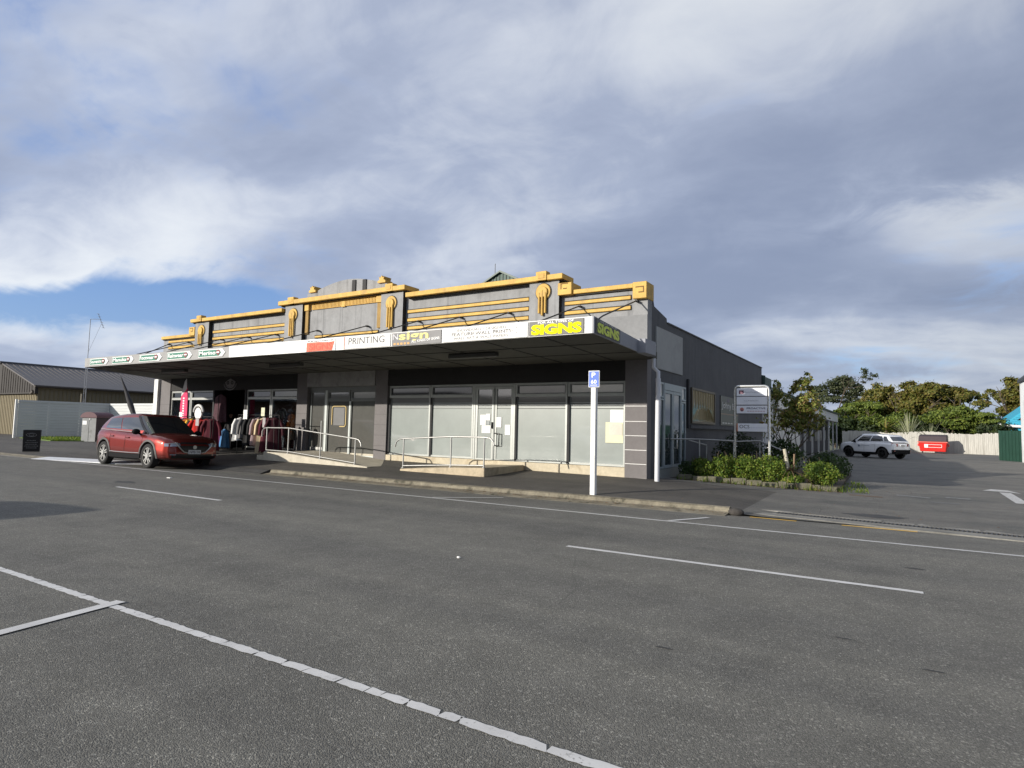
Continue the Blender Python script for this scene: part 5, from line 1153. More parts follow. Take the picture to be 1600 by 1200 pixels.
rack('dark clothes rack with bright jackets behind the red car', -24.3, -21.5, yr, 1.56); rack('dark clothes rack with pale and black tops left of the ramp', -20.9, -18.55, 14.4, 1.66)
CL = [('maroon', (.05, .004, .012)), ('black', (.010, .010, .011)), ('yellow', (.82, .48, .04)), ('red', (.58, .015, .008)), ('deep red', (.20, .004, .006)), ('white', (.78, .78, .76)), ('cream', (.66, .53, .33)), ('orange', (.55, .15, .015)), ('purple', (.13, .02, .09)), ('blue', (.06, .20, .42)), ('grey', (.16, .155, .155)), ('pink', (.34, .25, .26)), ('wine', (.085, .004, .015))]
CD = dict(CL); cm = lambda n: cloth_m(n.replace(' ', '_'), CD[n])
for x, n, lb_, L, rz in ((-23.35, 'purple', 'dull purple jacket on the left end of the rail behind the red car', .8, 62), (-23.1, 'orange', 'orange sleeve of a jacket left of the yellow one', .85, 55), (-22.8, 'yellow', 'yellow jacket beside the black and gold one behind the red car', .95, 52), (-22.62, 'black', 'black jacket between the yellow and red ones', .95, 60), (-22.38, 'red', 'bright red jacket in the middle of the rail behind the red car', 1.0, 40), (-21.9, 'deep red', 'dark red long coat right of the bright red jacket', 1.15, 35), (-21.62, 'wine', 'wine red coat at the right end of the rail behind the red car', 1.15, 45)):
    garment(lb_, x, yr, 1.48, L, .26, cm(n), rot=R(rz))
for x, n, lb_, L, rz in ((-20.72, 'white', 'white long-sleeved top hanging at the left end of the right rail', .85, 64), (-20.42, 'grey', 'grey scarf top beside the white one on the right rail', .8, 70), (-20.15, 'black', 'black cardigan with pale trim on the right rail', 1.0, 66), (-19.9, 'black', 'black knit top between the cardigan and the pink-grey top', .95, 72), (-19.68, 'pink', 'pale pink and grey top left of the cream cardigan', 1.0, 70), (-19.4, 'cream', 'long cream cardigan in the middle of the right rail', 1.25, 60), (-19.12, 'wine', 'wine red long top right of the cream cardigan', 1.2, 58), (-18.82, 'maroon', 'dark maroon dress at the right end of the right rail', 1.2, 50)):
    garment(lb_, x, 14.4, 1.57, L, .22, cm(n), rot=R(rz))
garment('purple trousers hanging beside the shop doorway', -23.3, 15.1, 1.12, .75, .24, cm('purple'), sleeves=False); garment('blue short-sleeved shirt hanging beside the shop doorway', -22.75, 15.1, 1.10, .72, .24, cm('blue'), sleeves=False)
garment('orange top hung high inside the right shop window', -19.75, 15.9, 1.78, .62, .22, cm('orange'), sleeves=False); garment('orange skirt hung low inside the right shop window', -19.75, 15.9, 1.1, .62, .24, cm('orange'), sleeves=False)
garment('dark patterned plum dress hanging at the shop doorway', -23.6, 15.42, 2.5, 1.1, .42, mat('cloth_plum_print', (.06, .02, .03), .85, var=.4, vs=12), sleeves=False)
for x, z, lb_ in ((-19.75, 2.12, 'upper blue-grey cap in the right shop window'), (-19.75, 1.86, 'lower blue-grey cap in the right shop window')):
    t = thing('cap', lb_, 'cap', (x, 15.85, z), 'caps in the shop window'); MB().sphere((x, 15.85, z), .13, 10, 6, (1, 1, .75)).build('crown', mat('cap_blue_grey', (.25, .27, .33), .8, var=.2), t, smooth=60); MB().disc((x, 15.75), .12, 'z', z - .05, z - .03, 12).build('peak', MC['cap_blue_grey'], t)
t = thing('hat_stand', 'round white hat display with dark band above the bright jackets', 'hat display', (-22.45, 13.75, 1.3))
HX = -22.38; MB().disc((HX, 1.68), .22, 'y', 13.72, 13.78, 22).build('disc', mat('display_white', (.78, .78, .76), .7, var=.04), t); MB().tube([(HX + .29 * math.cos(R(a)), 13.74, 1.71 + .27 * math.sin(R(a))) for a in fr(5, 175, 12)], .05, 6).build('brim', MC['display_white'], t, smooth=60); MB().tube([(HX, 13.75, 1.1), (HX, 13.75, 1.56)], .02, 6).build('stem', m_rod, t)
MB().tube([(HX + .235 * math.cos(R(a)), 13.715, 1.685 + .23 * math.sin(R(a))) for a in fr(0, 180, 12)], .018, 5).build('band', m_rod, t, smooth=60)
for x, z0, z1, w, c, lb_, y in ((-23.3, 1.54, 1.72, .19, m_paper, 'small pale price card left of the hat display', 13.6), (-20.28, 1.50, 1.84, .22, m_paper, 'white price card on the right clothes rail', 14.25), (-19.28, 1.62, 1.92, .19, m_paper2, 'cream price card above the cream cardigan', 14.25), (-21.95, 1.22, 1.52, .2, mat('card_grey', (.36, .33, .33), .8, var=.1), 'grey price card on the dark red coat', 13.45), (-19.06, 1.22, 1.56, .15, mat('card_grey', (.36, .33, .33)), 'grey price card on the wine red top', 14.15)):
    t = thing('price_card', lb_, 'price card', (x, y, z0), 'price cards on the rails'); MB().box(x - w / 2, x + w / 2, y - .006, y + .006, z0, z1).build('card', c, t); MB().box(x - w / 3, x + w / 3, y - .009, y - .006, z0 + .1, z0 + .12).build('print', mat('card_print', (.3, .3, .32), .8, var=0), t)
t = thing('window_bag', 'white carrier bag standing low in the right shop window', 'bag', (-19.9, 15.85, .45)); MB().hexa([(-20.25, 15.75, .44), (-19.6, 15.75, .44), (-19.6, 15.95, .44), (-20.25, 15.95, .44)], [(-20.22, 15.8, .95), (-19.95, 15.8, .75), (-19.95, 15.9, .75), (-20.22, 15.9, .95)]).build('bag_body', m_paper, t)
t = thing('feather_flag', 'tall pink and white feather flag in front of the left shop window', 'flag', (-23.9, 14.1, .28))
zb = .28; fp = [(-23.72, 1.35), (-24.13, 1.35), (-24.22, 1.9), (-24.17, 2.45), (-23.98, 2.95), (-23.86, 3.06), (-23.82, 2.8), (-23.74, 2.3)]
k = 14.1; MB().prism(fp, 'y', k - .012, k + .012).build('cloth', mat('flag_pink', (.72, .035, .13), .75, var=.06, vs=2), t)
MB().prism([(-24.18, 2.35), (-24.17, 2.45), (-23.98, 2.95), (-23.86, 3.06), (-23.82, 2.8), (-23.80, 2.66)], 'y', k - .016, k + .016).build('white_tip', mat('flag_tip', (.55, .55, .55), .75, var=.05), t)
b = MB()
for i in range(9): z = 1.45 + i * .1; b.box(-24.04, -23.94, k - .018, k - .012, z, z + .06)
b.build('white_print', m_sw, t); MB().tube([(-23.9, k, .1), (-23.78, k, 1.5), (-23.78, k, 2.4), (-23.86, k, 3.08)], .014, 6).build('pole', m_rod, t)
# person standing in the doorway
def person(label, x, y, z, h, rz):
    t = thing('person', label, 'person', local=True); t.location = (x, y, z); t.rotation_euler.z = rz
    V, E_, Rr = [], [], []
    def a(p, r, q=None): V.append(Vector(p)); Rr.append(r); (E_.append((q, len(V) - 1)) if q is not None else None); return len(V) - 1
    pel = a((0, 0, .95), .13); w = a((0, .01, 1.12), .115, pel); ch = a((0, 0, 1.32), .135, w); nk = a((0, 0, 1.47), .06, ch); nk2 = a((0, -.01, 1.53), .052, nk); jw = a((0, -.035, 1.57), .062, nk2); hd = a((0, -.012, 1.65), .088, jw); tp = a((0, -.0, 1.70), .078, hd)
    ns = a((0, -.105, 1.625), .014, hd)
    for s in (-1, 1):
        er = a((s * .092, 0, 1.63), .016, hd)
        hp = a((s * .09, 0, .90), .09, pel); kn = a((s * .10, -.02, .50), .058, hp); an_ = a((s * .10, .01, .09), .042, kn); to = a((s * .11, -.15, .035), .035, an_)
        sh_ = a((s * .17, 0, 1.41), .06, ch); el = a((s * .235, .02, 1.13), .042, sh_); wr_ = a((s * .20, -.16, .97), .028, el); pm = a((s * .185, -.22, .945), .03, wr_)
        th = a((s * .155, -.225, .955), .011, pm); a((s * .14, -.25, .95), .009, th)
        for k in range(4): f1 = a((s * (.165 + .014 * k), -.275 + .004 * abs(k - 1), .935), .0095, pm); a((s * (.165 + .014 * k), -.305 + .007 * abs(k - 1), .915), .0085, f1)
    me = bpy.data.meshes.new('body'); me.from_pydata([tuple(v * (h / 1.78)) for v in V], E_, []); ob = bpy.data.objects.new('skin_source', me); COL.objects.link(ob)
    sk = ob.modifiers.new('skin', 'SKIN'); ob.modifiers.new('sub', 'SUBSURF').levels = 2
    lay = me.skin_vertices[0].data
    for k, r in enumerate(Rr): lay[k].radius = (r * h / 1.78 * (1.25 if k in (0, 1, 2) else 1), r * h / 1.78)
    lay[0].use_root = True
    bpy.context.view_layer.update(); me2 = bpy.data.meshes.new_from_object(ob.evaluated_get(bpy.context.evaluated_depsgraph_get())); bpy.data.objects.remove(ob)
    m = bpy.data.materials.new('skin'); m.use_nodes = True; nt = NT(m.node_tree); bs = nt.n['Principled BSDF']; sp = nt.add('ShaderNodeSeparateXYZ'); nt.l.new(nt.add('ShaderNodeTexCoord').outputs['Object'], sp.inputs[0])
    bs.inputs['Base Color'].default_value = (.38, .2, .13, 1); bs.inputs['Roughness'].default_value = .6; me2.materials.clear(); me2.name = 'body'
    for p in me2.polygons: p.use_smooth = True
    body = link(me2, 'body', m, t)
    # clothes: shells grown from the body
    def shell(nm, test, off, mm):
        bm = bmesh.new(); bm.from_mesh(me2); bm.normal_update()
        for v in bm.verts: v.co += v.normal * off
        bmesh.ops.delete(bm, geom=[f for f in bm.faces if not test(f.calc_center_median() / (h / 1.78))], context='FACES')
        bmesh.ops.solidify(bm, geom=bm.faces, thickness=.004); q = bpy.data.meshes.new(nm); bm.to_mesh(q); bm.free(); q.materials.clear(); link(q, nm, mm, t)
    shell('jumper', lambda c: (.9 < c.z < 1.5) and not (c.y < -.15), .014, mat('cloth_charcoal', (.02, .02, .022), .9, var=.1)); shell('trousers', lambda c: .08 < c.z < .96 and c.y > -.12 and abs(c.x) < .19, .012, mat('cloth_trouser', (.022, .022, .028), .9, var=.1)); shell('shoes', lambda c: c.z < .09, .012, m_rod)
    shell('hair', lambda c: c.z > 1.6 and (c.y > -.03 or c.z > 1.70) and not (c.y < -.06 and c.z < 1.7), .02, mat('hair_black', (.012, .01, .009), .6, var=.1))
    b = MB(); sc_ = h / 1.78
    for s in (-1, 1): b.sphere((s * .034 * sc_, -.088 * sc_, 1.645 * sc_), .011, 8, 5)
    b.build('eyes', m_rod, t); MB().box(-.025, .025, -.102, -.094, 1.572 * sc_, 1.58 * sc_).build('mouth', mat('lip', (.25, .08, .07), .6, var=0), t)
    return t
person('person in dark clothes with black hair standing in the clothes shop doorway', -23.35, 15.75, .2, 1.6, R(25))

# ------------------------------------------------------------------ vegetation
def leaves(b, c, rad, n, size, rnd, shell=.55, asp=1.6, up=.25, clump=0):
    """n small leaf faces spread through an ellipsoid, thicker towards its skin, gathered in clumps"""
    c = Vector(c); cl = [Vector((rnd.gauss(0, 1), rnd.gauss(0, 1), rnd.gauss(0, 1))).normalized() * rnd.uniform(.55, 1.0) for _ in range(clump)] if clump else None
    for _ in range(n):
        if cl:
            q = rnd.choice(cl) + Vector((rnd.gauss(0, .16), rnd.gauss(0, .16), rnd.gauss(0, .13)))
        else:
            q = Vector((rnd.gauss(0, 1), rnd.gauss(0, 1), rnd.gauss(0, 1))).normalized() * (rnd.random() ** shell)
        p = c + Vector((q.x * rad[0], q.y * rad[1], q.z * rad[2]))
        nn = (q + Vector((rnd.gauss(0, .6), rnd.gauss(0, .6), rnd.gauss(0, .6) + up))).normalized()
        u = nn.orthogonal().normalized(); u = (Matrix.Rotation(rnd.random() * 6.28, 3, nn) @ u); w = nn.cross(u); s = size * rnd.uniform(.6, 1.35)
        k = len(b.v); b.v += [p - u * s * .5, p + w * s * .5 / asp - u * s * .05, p + u * s * .5 + nn * s * .08, p - w * s * .5 / asp - u * s * .05]; b.f.append((k, k + 1, k + 2, k + 3))
m_bark = mat('bark', (.09, .07, .05), .9, var=.25, vs=6, bump=.4, bs=20)
def limb(b, p0, d, L, r, depth, rnd, tips):
    d = d.normalized(); pts = [p0]; rs = [r]; p = p0.copy()
    for k in range(4): d = (d + Vector((rnd.gauss(0, .12), rnd.gauss(0, .12), rnd.gauss(0, .06)))).normalized(); p = p + d * L / 4; pts.append(p.copy()); rs.append(r * (1 - .12 * (k + 1)))
    b.tube(pts, rs, 6, False)
    if depth == 0: tips.append(p); return
    for k in range(rnd.choice((2, 3))): limb(b, p, d + Vector((rnd.gauss(0, .55), rnd.gauss(0, .55), rnd.uniform(-.05, .35))), L * rnd.uniform(.6, .8), r * .55, depth - 1, rnd, tips)
def tree(label, base, h, r, cols, n, size, seed, trunk=.3, kind='tree', depth=3, low=.35, blobs=None, group='trees beyond the fence', clump=9, name='tree', spread=.9):
    rnd = random.Random(seed); t = thing(name, label, 'tree', base, group); b = MB(); tips = []; base = Vector(base)
    p0 = base + Vector((0, 0, -.1)); p1 = base + Vector((rnd.gauss(0, .1), rnd.gauss(0, .1), h * low)); b.tube([p0, p0.lerp(p1, .5), p1], [trunk, trunk * .85, trunk * .7], 8)
    for k in range(4): limb(b, p1, Vector((math.cos(k * 1.57 + rnd.random()) * spread, math.sin(k * 1.57 + rnd.random()) * spread, rnd.uniform(.6, 1.1))), h * .27, trunk * .5, depth - 1, rnd, tips)
    b.build('trunk', m_bark, t, smooth=50); b = MB()
    if blobs:
        for (dx, dy, dz, rx, ry, rz) in blobs: nb = int(n * rx * rz / sum(q[3] * q[5] for q in blobs)); leaves(b, base + Vector((dx, dy, dz)), (rx, ry, rz), nb, size, rnd, clump=clump); leaves(b, base + Vector((dx, dy, dz)), (rx * .9, ry * .9, rz * .92), int(nb * .45), size, rnd)
    for q in tips[:14]:
        if not blobs or True: leaves(b, q, (r * .32, r * .32, r * .24), int(n / 50), size, rnd, clump=3)
    b.build('crown', cols, t, smooth='leaf'); return t
L_olive = leafmat('leaf_olive_rust', [(.03, .042, .012), (.08, .095, .02), (.15, .155, .03), (.18, .155, .035), (.13, .10, .028)]); L_green = leafmat('leaf_mid_green', [(.035, .055, .012), (.095, .14, .025), (.19, .23, .04)])
L_dark = leafmat('leaf_dark_green', [(.014, .028, .012), (.03, .05, .018), (.05, .07, .025)]); L_grey = leafmat('leaf_grey_green', [(.035, .05, .03), (.06, .08, .04), (.11, .12, .06)])
L_lime = leafmat('leaf_yellow_green', [(.04, .065, .014), (.09, .125, .024), (.17, .20, .04), (.30, .30, .08), (.22, .14, .06)]); L_hedge = leafmat('leaf_hedge', [(.03, .065, .010), (.075, .14, .018), (.15, .22, .03), (.25, .28, .05)]); L_hedged = leafmat('leaf_hedge_dark', [(.015, .032, .01), (.03, .06, .015), (.06, .10, .025)])
L_red = leafmat('leaf_red', [(.14, .02, .012), (.22, .05, .02), (.10, .06, .02)]); L_dead = leafmat('leaf_dead', [(.10, .05, .025), (.18, .10, .05), (.24, .16, .09)])
tree('open-crowned dark tree with bare limbs showing, left of the bigger trees', (-6.4, 84, 0), 8.6, 3.0, L_grey, 5200, .25, 21, .22, blobs=[(-1.6, 0, 6.6, 1.5, 1.5, .9), (.4, 0, 7.4, 2.0, 1.8, 1.0), (1.9, 0, 6.8, 1.5, 1.5, .9), (-.6, 0, 5.7, 2.2, 1.6, .6), (2.0, 0, 5.4, 1.3, 1.2, .6), (-2.4, 0, 4.9, 1.2, 1.2, .5)], depth=4, low=.42)
tree('broad rust-tinged tree at the left of the central clump', (-.6, 83, 0), 7.4, 2.6, L_olive, 11000, .30, 22, .25, blobs=[(-1.2, 0, 6.3, 1.5, 1.6, 1.0), (.6, 0, 5.2, 2.0, 1.8, 1.3), (-1.2, 0, 4.2, 2.0, 1.8, 1.2), (.9, 0, 3.0, 1.7, 1.5, 1.0)], clump=12)
tree('tallest rust-tinged tree in the middle of the central clump', (2.0, 82, 0), 7.6, 2.6, L_olive, 12500, .30, 23, .25, blobs=[(-.4, 0, 6.5, 1.7, 1.7, 1.0), (1.2, 0, 6.2, 1.7, 1.7, 1.1), (-.9, 0, 4.8, 1.9, 1.8, 1.2), (1.2, 0, 4.4, 1.8, 1.6, 1.1), (0, 0, 3.0, 1.8, 1.6, 1.0)], clump=12)
tree('rust-tinged tree at the right of the central clump', (4.9, 83, 0), 7.0, 2.2, L_olive, 9000, .29, 24, .22, blobs=[(-.6, 0, 5.9, 1.5, 1.5, 1.0), (.9, 0, 6.0, 1.3, 1.4, .9), (.1, 0, 4.4, 1.6, 1.5, 1.1), (.6, 0, 3.0, 1.4, 1.3, .9)], clump=11)
tree('bright green spreading tree right of the skip', (4.6, 75.5, 0), 4.6, 2.6, L_green, 9500, .24, 25, .16, blobs=[(-1.2, 0, 3.5, 1.5, 1.4, .6), (.5, 0, 4.0, 1.5, 1.4, .6), (2.0, 0, 3.5, 1.5, 1.3, .5), (3.2, 0, 3.0, 1.2, 1.1, .4), (.6, 0, 2.8, 2.0, 1.5, .6), (2.4, 0, 2.2, 1.6, 1.3, .5)], clump=10)
tree('dark green tree behind the white car roof', (-3.4, 80, 0), 5.4, 2.4, L_green, 8500, .27, 26, .2, blobs=[(-.8, 0, 4.4, 1.6, 1.5, .8), (.9, 0, 4.6, 1.5, 1.4, .8), (0, 0, 3.2, 2.1, 1.6, .9), (-1.2, 0, 2.4, 1.6, 1.4, .8)], clump=11)
tree('tall rust-brown tree behind the blue house', (12.2, 93, 0), 9.2, 2.5, L_olive, 9000, .32, 27, .28, blobs=[(0, 0, 7.6, 1.6, 1.6, 1.1), (-.9, 0, 6.3, 1.7, 1.6, 1.0), (.7, 0, 5.8, 1.8, 1.6, 1.2), (-.6, 0, 4.6, 1.8, 1.6, 1.1), (1.6, 0, 7.0, 1.4, 1.4, 1.0)], clump=11)
# dense shrubs behind the fence, each its own
for k, (x, y, z, rx, rz, mm, lb_) in enumerate(((-5.6, 79, 1.9, 1.7, 1.9, L_dark, 'dark shrub behind the white car bonnet'), (-2.6, 79.2, 1.9, 1.9, 1.9, L_dark, 'dark shrub behind the white car roof'), (.2, 78.6, 2.1, 1.7, 2.0, L_green, 'mid green shrub left of the flax plant'), (3.0, 77.8, 2.1, 2.0, 2.0, L_dark, 'dark shrub behind the skip'), (5.6, 76.6, 1.9, 1.9, 1.8, L_dark, 'dark shrub right of the skip behind the pale fence'), (7.9, 75.0, 1.8, 1.6, 1.8, L_dark, 'dark shrub between pale fence and green fence'))):
    rnd = random.Random(60 + k); t = thing('shrub', lb_, 'shrub', (x, y, 0), 'shrubs behind the fence'); b = MB(); leaves(b, (x, y, z), (rx, 1.3, rz), 2600, .26, rnd, clump=14); leaves(b, (x, y, z), (rx, 1.3, rz), 1500, .32, rnd); b.build('foliage', mm, t, smooth='leaf'); MB().tube([(x, y, -.1), (x, y, z)], [.12, .05], 6).build('stem', m_bark, t)
def blades(b, c, n, L, w, rnd, spread=.5, droop=.3):
    for _ in range(n):
        a = rnd.random() * 6.28; tilt = rnd.uniform(.05, spread); d = Vector((math.cos(a) * tilt, math.sin(a) * tilt, 1)).normalized(); s = Vector((-math.sin(a), math.cos(a), 0)) * w; p = Vector(c); l = L * rnd.uniform(.6, 1.1); rows = []
        for i in range(5):
            f = i / 4; q = p + d * l * f + Vector((math.cos(a), math.sin(a), 0)) * droop * l * f * f * tilt * 1.5 - Vector((0, 0, droop * l * f ** 3 * tilt)); rows.append((q - s * (1 - f * .9), q + s * (1 - f * .9)))
        for r0, r1 in zip(rows, rows[1:]): b.quad(r0[0], r0[1], r1[1], r1[0])
L_flax = leafmat('leaf_flax', [(.14, .16, .09), (.26, .28, .17), (.38, .38, .26)], .2)
t = thing('flax_plant', 'spiky pale flax clump between white car and skip', 'plant', (.9, 74.3, 0)); b = MB(); blades(b, (.9, 74.1, .8), 60, 3.2, .08, random.Random(3), .7, .35); blades(b, (2.6, 73.5, .7), 40, 2.8, .08, random.Random(4), .9, .5); b.build('blades', L_flax, t, smooth='leaf')
t = thing('tree_fern', 'low fern with yellowish fronds above the white car', 'plant', (-1.1, 76.5, 0)); b = MB(); MB().tube([(-1.1, 76.5, 0), (-1.1, 76.5, 2.1)], .12, 6).build('trunk', m_bark, t); blades(b, (-1.1, 76.5, 2.0), 34, 1.5, .14, random.Random(8), 2.2, .6); b.build('fronds', L_lime, t, smooth='leaf')
# planter in front of the side wall: block edging, clipped shrubs, young tree
m_blkc = mat('breeze_block', (.15, .14, .10), .9, var=.25, vs=5, bump=.5, dirt=((.07, .075, .035), .85), ds=4)
m_soil = mat('soil', (.05, .04, .028), .95, var=.3, vs=6, bump=.6)
ea, eb = Vector((-5.15, 16.95, 0)), Vector((-1.25, 17.95, 0)); dv = (eb - ea).normalized(); nv = Vector((-dv.y, dv.x, 0)); L = (eb - ea).length
struct(MB().hexa([(-5.4, 17.1, -.1), (-1.3, 18.1, -.1), (-1.5, 26, -.1), (-5.4, 26, -.1)], [(-5.4, 17.1, .12), (-1.3, 18.1, .06), (-1.5, 26, .05), (-5.4, 26, .1)]).build('planter_soil', m_soil))
rr = random.Random(12); s_ = 0; first = None; kb = 0
while s_ < L - .15:
    w = rr.choice((.39, .39, .2)); p = ea + dv * s_; z = zg(p.x, p.y) - .02; hh = rr.uniform(.13, .19); M = Matrix.Rotation(math.atan2(dv.y, dv.x) + rr.gauss(0, .03), 3, 'Z')
    t = thing('concrete_block', 'mossy concrete block in the low edging of the shrub bed', 'block', tuple(p + Vector((0, 0, z))), 'edging blocks of the shrub bed')
    q = MB(); q.obox(p + dv * w / 2 + Vector((0, 0, z + hh / 2)), (w - .012, .11, hh), M); q.build('block_body', m_blkc, t, bevel=.012)
    if kb in (6, 8): t['label'] = 'concrete block with two dark hollow cores showing in the shrub bed edging'; q = MB(); c0 = p + dv * w / 2 - nv * .056 + Vector((0, 0, z + hh / 2)); q.obox(c0 - dv * w * .2, (w * .26, .01, hh * .62), M); q.obox(c0 + dv * w * .2, (w * .26, .01, hh * .62), M); q.build('core_hole', m_rod, t)
    s_ += w; kb += 1
def bush(label, x, y, z0, rx, ry, h, m, n, size, seed, stalks=0):
    rnd = random.Random(seed); t = thing('shrub', label, 'shrub', (x, y, z0), 'shrubs in the roadside bed'); b = MB()
    leaves(b, (x, y, z0 + h * .52), (rx, ry, h * .52), n, size, rnd, shell=.4); leaves(b, (x, y, z0 + h * .52), (rx * 1.04, ry * 1.04, h * .54), n // 2, size, rnd, clump=16)
    q = MB()
    for _ in range(5): q.tube([(x + rnd.uniform(-.1, .1) * rx, y, z0 - .05), (x + rnd.uniform(-.6, .6) * rx, y + rnd.uniform(-.5, .5) * ry, z0 + h * .75)], [.018, .008], 5)
    for _ in range(stalks): a = rnd.uniform(-.8, .8) * rx; q.tube([(x + a, y + rnd.uniform(-.4, .4) * ry, z0 + h * .6), (x + a + rnd.gauss(0, .08), y + rnd.uniform(-.4, .3) * ry, z0 + h * rnd.uniform(1.02, 1.22))], .006, 4)
    for _ in range(stalks * 9): a = rnd.uniform(-.95, .95) * rx; c_ = (x + a, y + rnd.uniform(-.8, .5) * ry, z0 + h * rnd.uniform(.75, .98) * math.sqrt(max(.1, 1 - .6 * (a / rx) ** 2))); leaves(b, c_, (.03, .03, .10), 7, size * .95, rnd)
    b.build('foliage', m, t, smooth='leaf'); q.build('stem', m_bark, t); return t
bush('small dark round shrub nearest the side door', -5.0, 17.45, .08, .26, .3, .50, L_hedged, 900, .055, 1, 2)
bush('small sunlit shrub second from the side door', -4.62, 17.5, .06, .30, .3, .60, L_hedge, 1100, .055, 2, 5)
bush('bushy green shrub under the left post of the tenants sign', -4.12, 17.75, .05, .34, .36, .72, L_hedge, 1500, .055, 3, 6)
bush('large clipped green hedge ball under the tenants sign', -3.55, 17.85, .04, .46, .42, .74, L_hedge, 2000, .055, 4, 4)
bush('large green hedge ball right of the tenants sign', -2.98, 18.0, .03, .42, .42, .74, L_hedge, 1900, .055, 5, 6)
bush('low loose green plant in front of the dead cordyline', -2.45, 18.1, .02, .34, .28, .30, L_hedge, 800, .06, 6)
bush('wide rounded hedge at the car park corner of the bed', -1.78, 18.7, .0, .46, .5, .66, L_hedge, 2200, .055, 7, 3)
bush('dark clipped hedge at the back of the bed by the car park', -1.95, 22.5, -.03, .7, 1.6, .80, L_hedged, 2600, .08, 8)
bush('leafy bush behind the white stake', -3.0, 20.3, .02, .62, .5, 1.15, L_hedged, 1700, .085, 9)
bush('dark shrub against the side wall behind the rail', -4.4, 21.2, .05, .9, .7, 1.25, L_dark, 1800, .09, 10)
t = thing('plant', 'small red-leaved plant behind the sunlit shrub', 'plant', (-4.78, 17.85, .1)); b = MB(); leaves(b, (-4.78, 17.85, .55), (.2, .15, .12), 160, .07, random.Random(31)); b.build('foliage', L_red, t, smooth='leaf'); MB().tube([(-4.78, 17.85, 0), (-4.78, 17.85, .5)], .01, 5).build('stem', m_bark, t)
t = thing('dead_cordyline', 'cut pale stump with brown dead fronds among the shrubs', 'plant', (-2.55, 18.4, .0)); MB().tube([(-2.52, 18.45, 0), (-2.58, 18.45, .5), (-2.66, 18.45, .98)], [.055, .05, .045], 8).build('stump', mat('stump_pale', (.45, .42, .33), .8, var=.1), t, smooth=50); MB().tube([(-2.45, 18.5, .1), (-2.42, 18.5, .85)], .022, 6).build('stake', mat('stake_brown', (.25, .17, .11), .8, var=.1), t); b = MB(); blades(b, (-2.52, 18.4, .38), 70, .34, .011, random.Random(33), 2.4, 1.6); b.build('dead_fronds', L_dead, t, smooth='leaf')
b = MB(); rnd = random.Random(40)
for _ in range(330): s0 = rnd.random() * L; p = ea + dv * s0 + nv * rnd.gauss(.0, .12); blades(b, (p.x, p.y, zg(p.x, p.y) - .01), 3, rnd.uniform(.08, .28), .008, rnd, .9, .5)
tag(b.build('weeds', L_hedge, smooth='leaf'), 'weeds and grass tufts along the block edging', 'weeds', kind='stuff')
b = MB(); 
for _ in range(700): x = rnd.uniform(-1.9, -.6); y = rnd.uniform(17.9, 21.5); blades(b, (x - (y - 18) * .1, y, zg(x, y)), 2, rnd.uniform(.04, .12), .008, rnd, .9, .5)
tag(b.build('grass', L_hedge, smooth='leaf'), 'patch of grass and weeds at the corner of the shrub bed', 'grass', kind='stuff')
yt = thing('young_tree', 'slender young tree with yellowing leaves in the roadside bed', 'tree', (-2.95, 21.0, .0)); rnd = random.Random(50); b = MB(); tips = []
for k in range(6): limb(b, Vector((-2.95 + rnd.gauss(0, .06), 21 + rnd.gauss(0, .06), .1)), Vector((rnd.uniform(-.5, .6), rnd.uniform(-.4, .4), 1.25)), .92, .03, 2, rnd, tips)
b.build('trunk', m_bark, yt, smooth=50); b = MB()
for q in tips:
    if q.x < -2.0 and q.z < 2.9: leaves(b, q, (.2, .22, .2), 30, .075, rnd, clump=5)
for c_, r_, n_ in (((-2.5, 21, 2.75), (.34, .35, .36), 1100), ((-2.35, 21, 2.35), (.42, .4, .40), 1300), ((-3.0, 21, 2.35), (.38, .4, .5), 1200), ((-2.65, 21, 1.95), (.62, .4, .38), 1500), ((-2.35, 21, 3.12), (.12, .15, .2), 80), ((-3.2, 21, 2.85), (.16, .2, .3), 160), ((-2.8, 21, 1.6), (.5, .35, .26), 420), ((-2.1, 21, 1.75), (.28, .3, .22), 200)): leaves(b, c_, r_, n_, .085, rnd, clump=18)
b.build('crown', L_lime, yt, smooth='leaf')
# grass verge on the left
b = MB(); rnd = random.Random(70)
struct(MB().hexa([(-45.8, 16.7, 0), (-39.4, 15.8, 0), (-38.6, 17.3, 0), (-44.5, 21.5, 0)], [(-45.8, 16.7, .17), (-39.4, 15.8, .17), (-38.6, 17.3, .17), (-44.5, 21.5, .17)]).build('grass_verge', mat('verge_green', (.10, .16, .025), .9, var=.25, vs=3)))
for _ in range(1500): u, v = rnd.random(), rnd.random(); x = -45.6 + 6.6 * u; y = 16.75 - .9 * u + v * (1.4 + 2 * (1 - u)); blades(b, (x, y, .16), 2, rnd.uniform(.08, .2), .02, rnd, .8, .4)
tag(b.build('grass', L_hedge, smooth='leaf'), 'bright strip of grass at the foot of the pale fence', 'grass', kind='stuff')

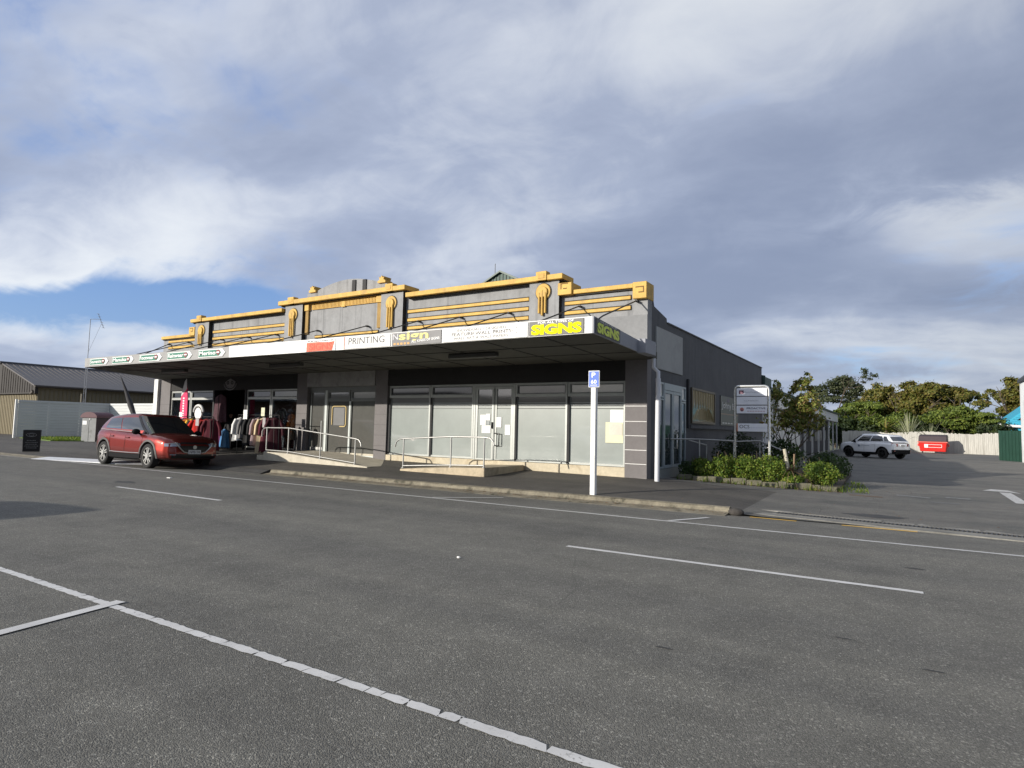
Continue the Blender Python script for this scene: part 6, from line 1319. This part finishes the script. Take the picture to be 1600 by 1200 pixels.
# ------------------------------------------------------------------ the other side of the street, behind the camera: low shops and houses that the glass reflects
m_b1 = mat('opposite_brick', (.22, .12, .08), .85, var=.15); m_b2 = mat('opposite_render', (.35, .33, .29), .85, var=.1)
for k, (xa, xb, h, mm, lb_) in enumerate(((-118, -92, 4.6, m_b2, 'cream rendered low building far down the opposite side'), (-88, -66, 4.2, m_b1, 'brick low building across the street from the shed'), (-63, -40, 4.8, m_b2, 'rendered shop across the street from the clothes shop'), (-37, -16, 4.3, m_b1, 'brick shop across the street behind the photographer'), (-12, 14, 4.6, m_b2, 'rendered shop directly behind the photographer'))):
    t = thing('opposite_building', lb_, 'building', ((xa + xb) / 2, -22, 0)); MB().box(xa, xb, -32, -22, -.2, h).build('wall', mm, t); MB().box(xa - .3, xb + .3, -32.3, -20.6, h, h + .25).build('roof', m_shr, t)
    b = MB()
    for x in fr(xa + 1.5, xb - 3.5, 5): b.box(x, x + 3.2, -21.99, -21.95, .5, 2.7)
    b.build('window_row', m_gdk, t)
c3 = copy_tree(c2); c3.name = 'shadow_car'; c3['label'] = 'white crossover added out of the frame to cast the shadow patch on the road at left'; c3.location = (-13.6, -.85, .0); c3.rotation_euler = (0, 0, R(2))  # unseen car copy, added only for its shadow on the left of the road

# grit, dead leaves and moss crumbs gathered in the gutter, on the footpath and round the bed
b = MB(); rnd = random.Random(91)
def flake(x, y, z, s_):
    a = rnd.random() * 6.28; u = Vector((math.cos(a), math.sin(a), rnd.uniform(-.3, .3))) * s_; w = Vector((-math.sin(a), math.cos(a), rnd.uniform(-.3, .3))) * s_ * .6; p = Vector((x, y, z + s_ * .25)); b.quad(p - u, p - w, p + u, p + w)
for _ in range(900): x = rnd.uniform(-15.3, -2.6); y = 11.72 - abs(rnd.gauss(0, .14)); flake(x, y, zroad(x, y) + .004 + (.03 if y > 11.42 else 0), rnd.uniform(.008, .028))
for _ in range(260): x = rnd.uniform(-18, 0); y = rnd.uniform(11.95, 15.3); flake(x, y, zg(x, y) + .004, rnd.uniform(.006, .02))
for _ in range(500): s0 = rnd.random() * L; p = ea + dv * s0 - nv * abs(rnd.gauss(.08, .12)); flake(p.x, p.y, zg(p.x, p.y) + .004, rnd.uniform(.01, .035))
for _ in range(200): x = rnd.uniform(-1.8, 4); y = rnd.uniform(12.6, 22); flake(x, y, zg(x, y) + .004, rnd.uniform(.008, .025))
tag(b.build('leaf_litter', L_dead, smooth='leaf'), 'dead leaves and grit scattered in the gutter and on the footpath', 'leaf litter', kind='stuff')
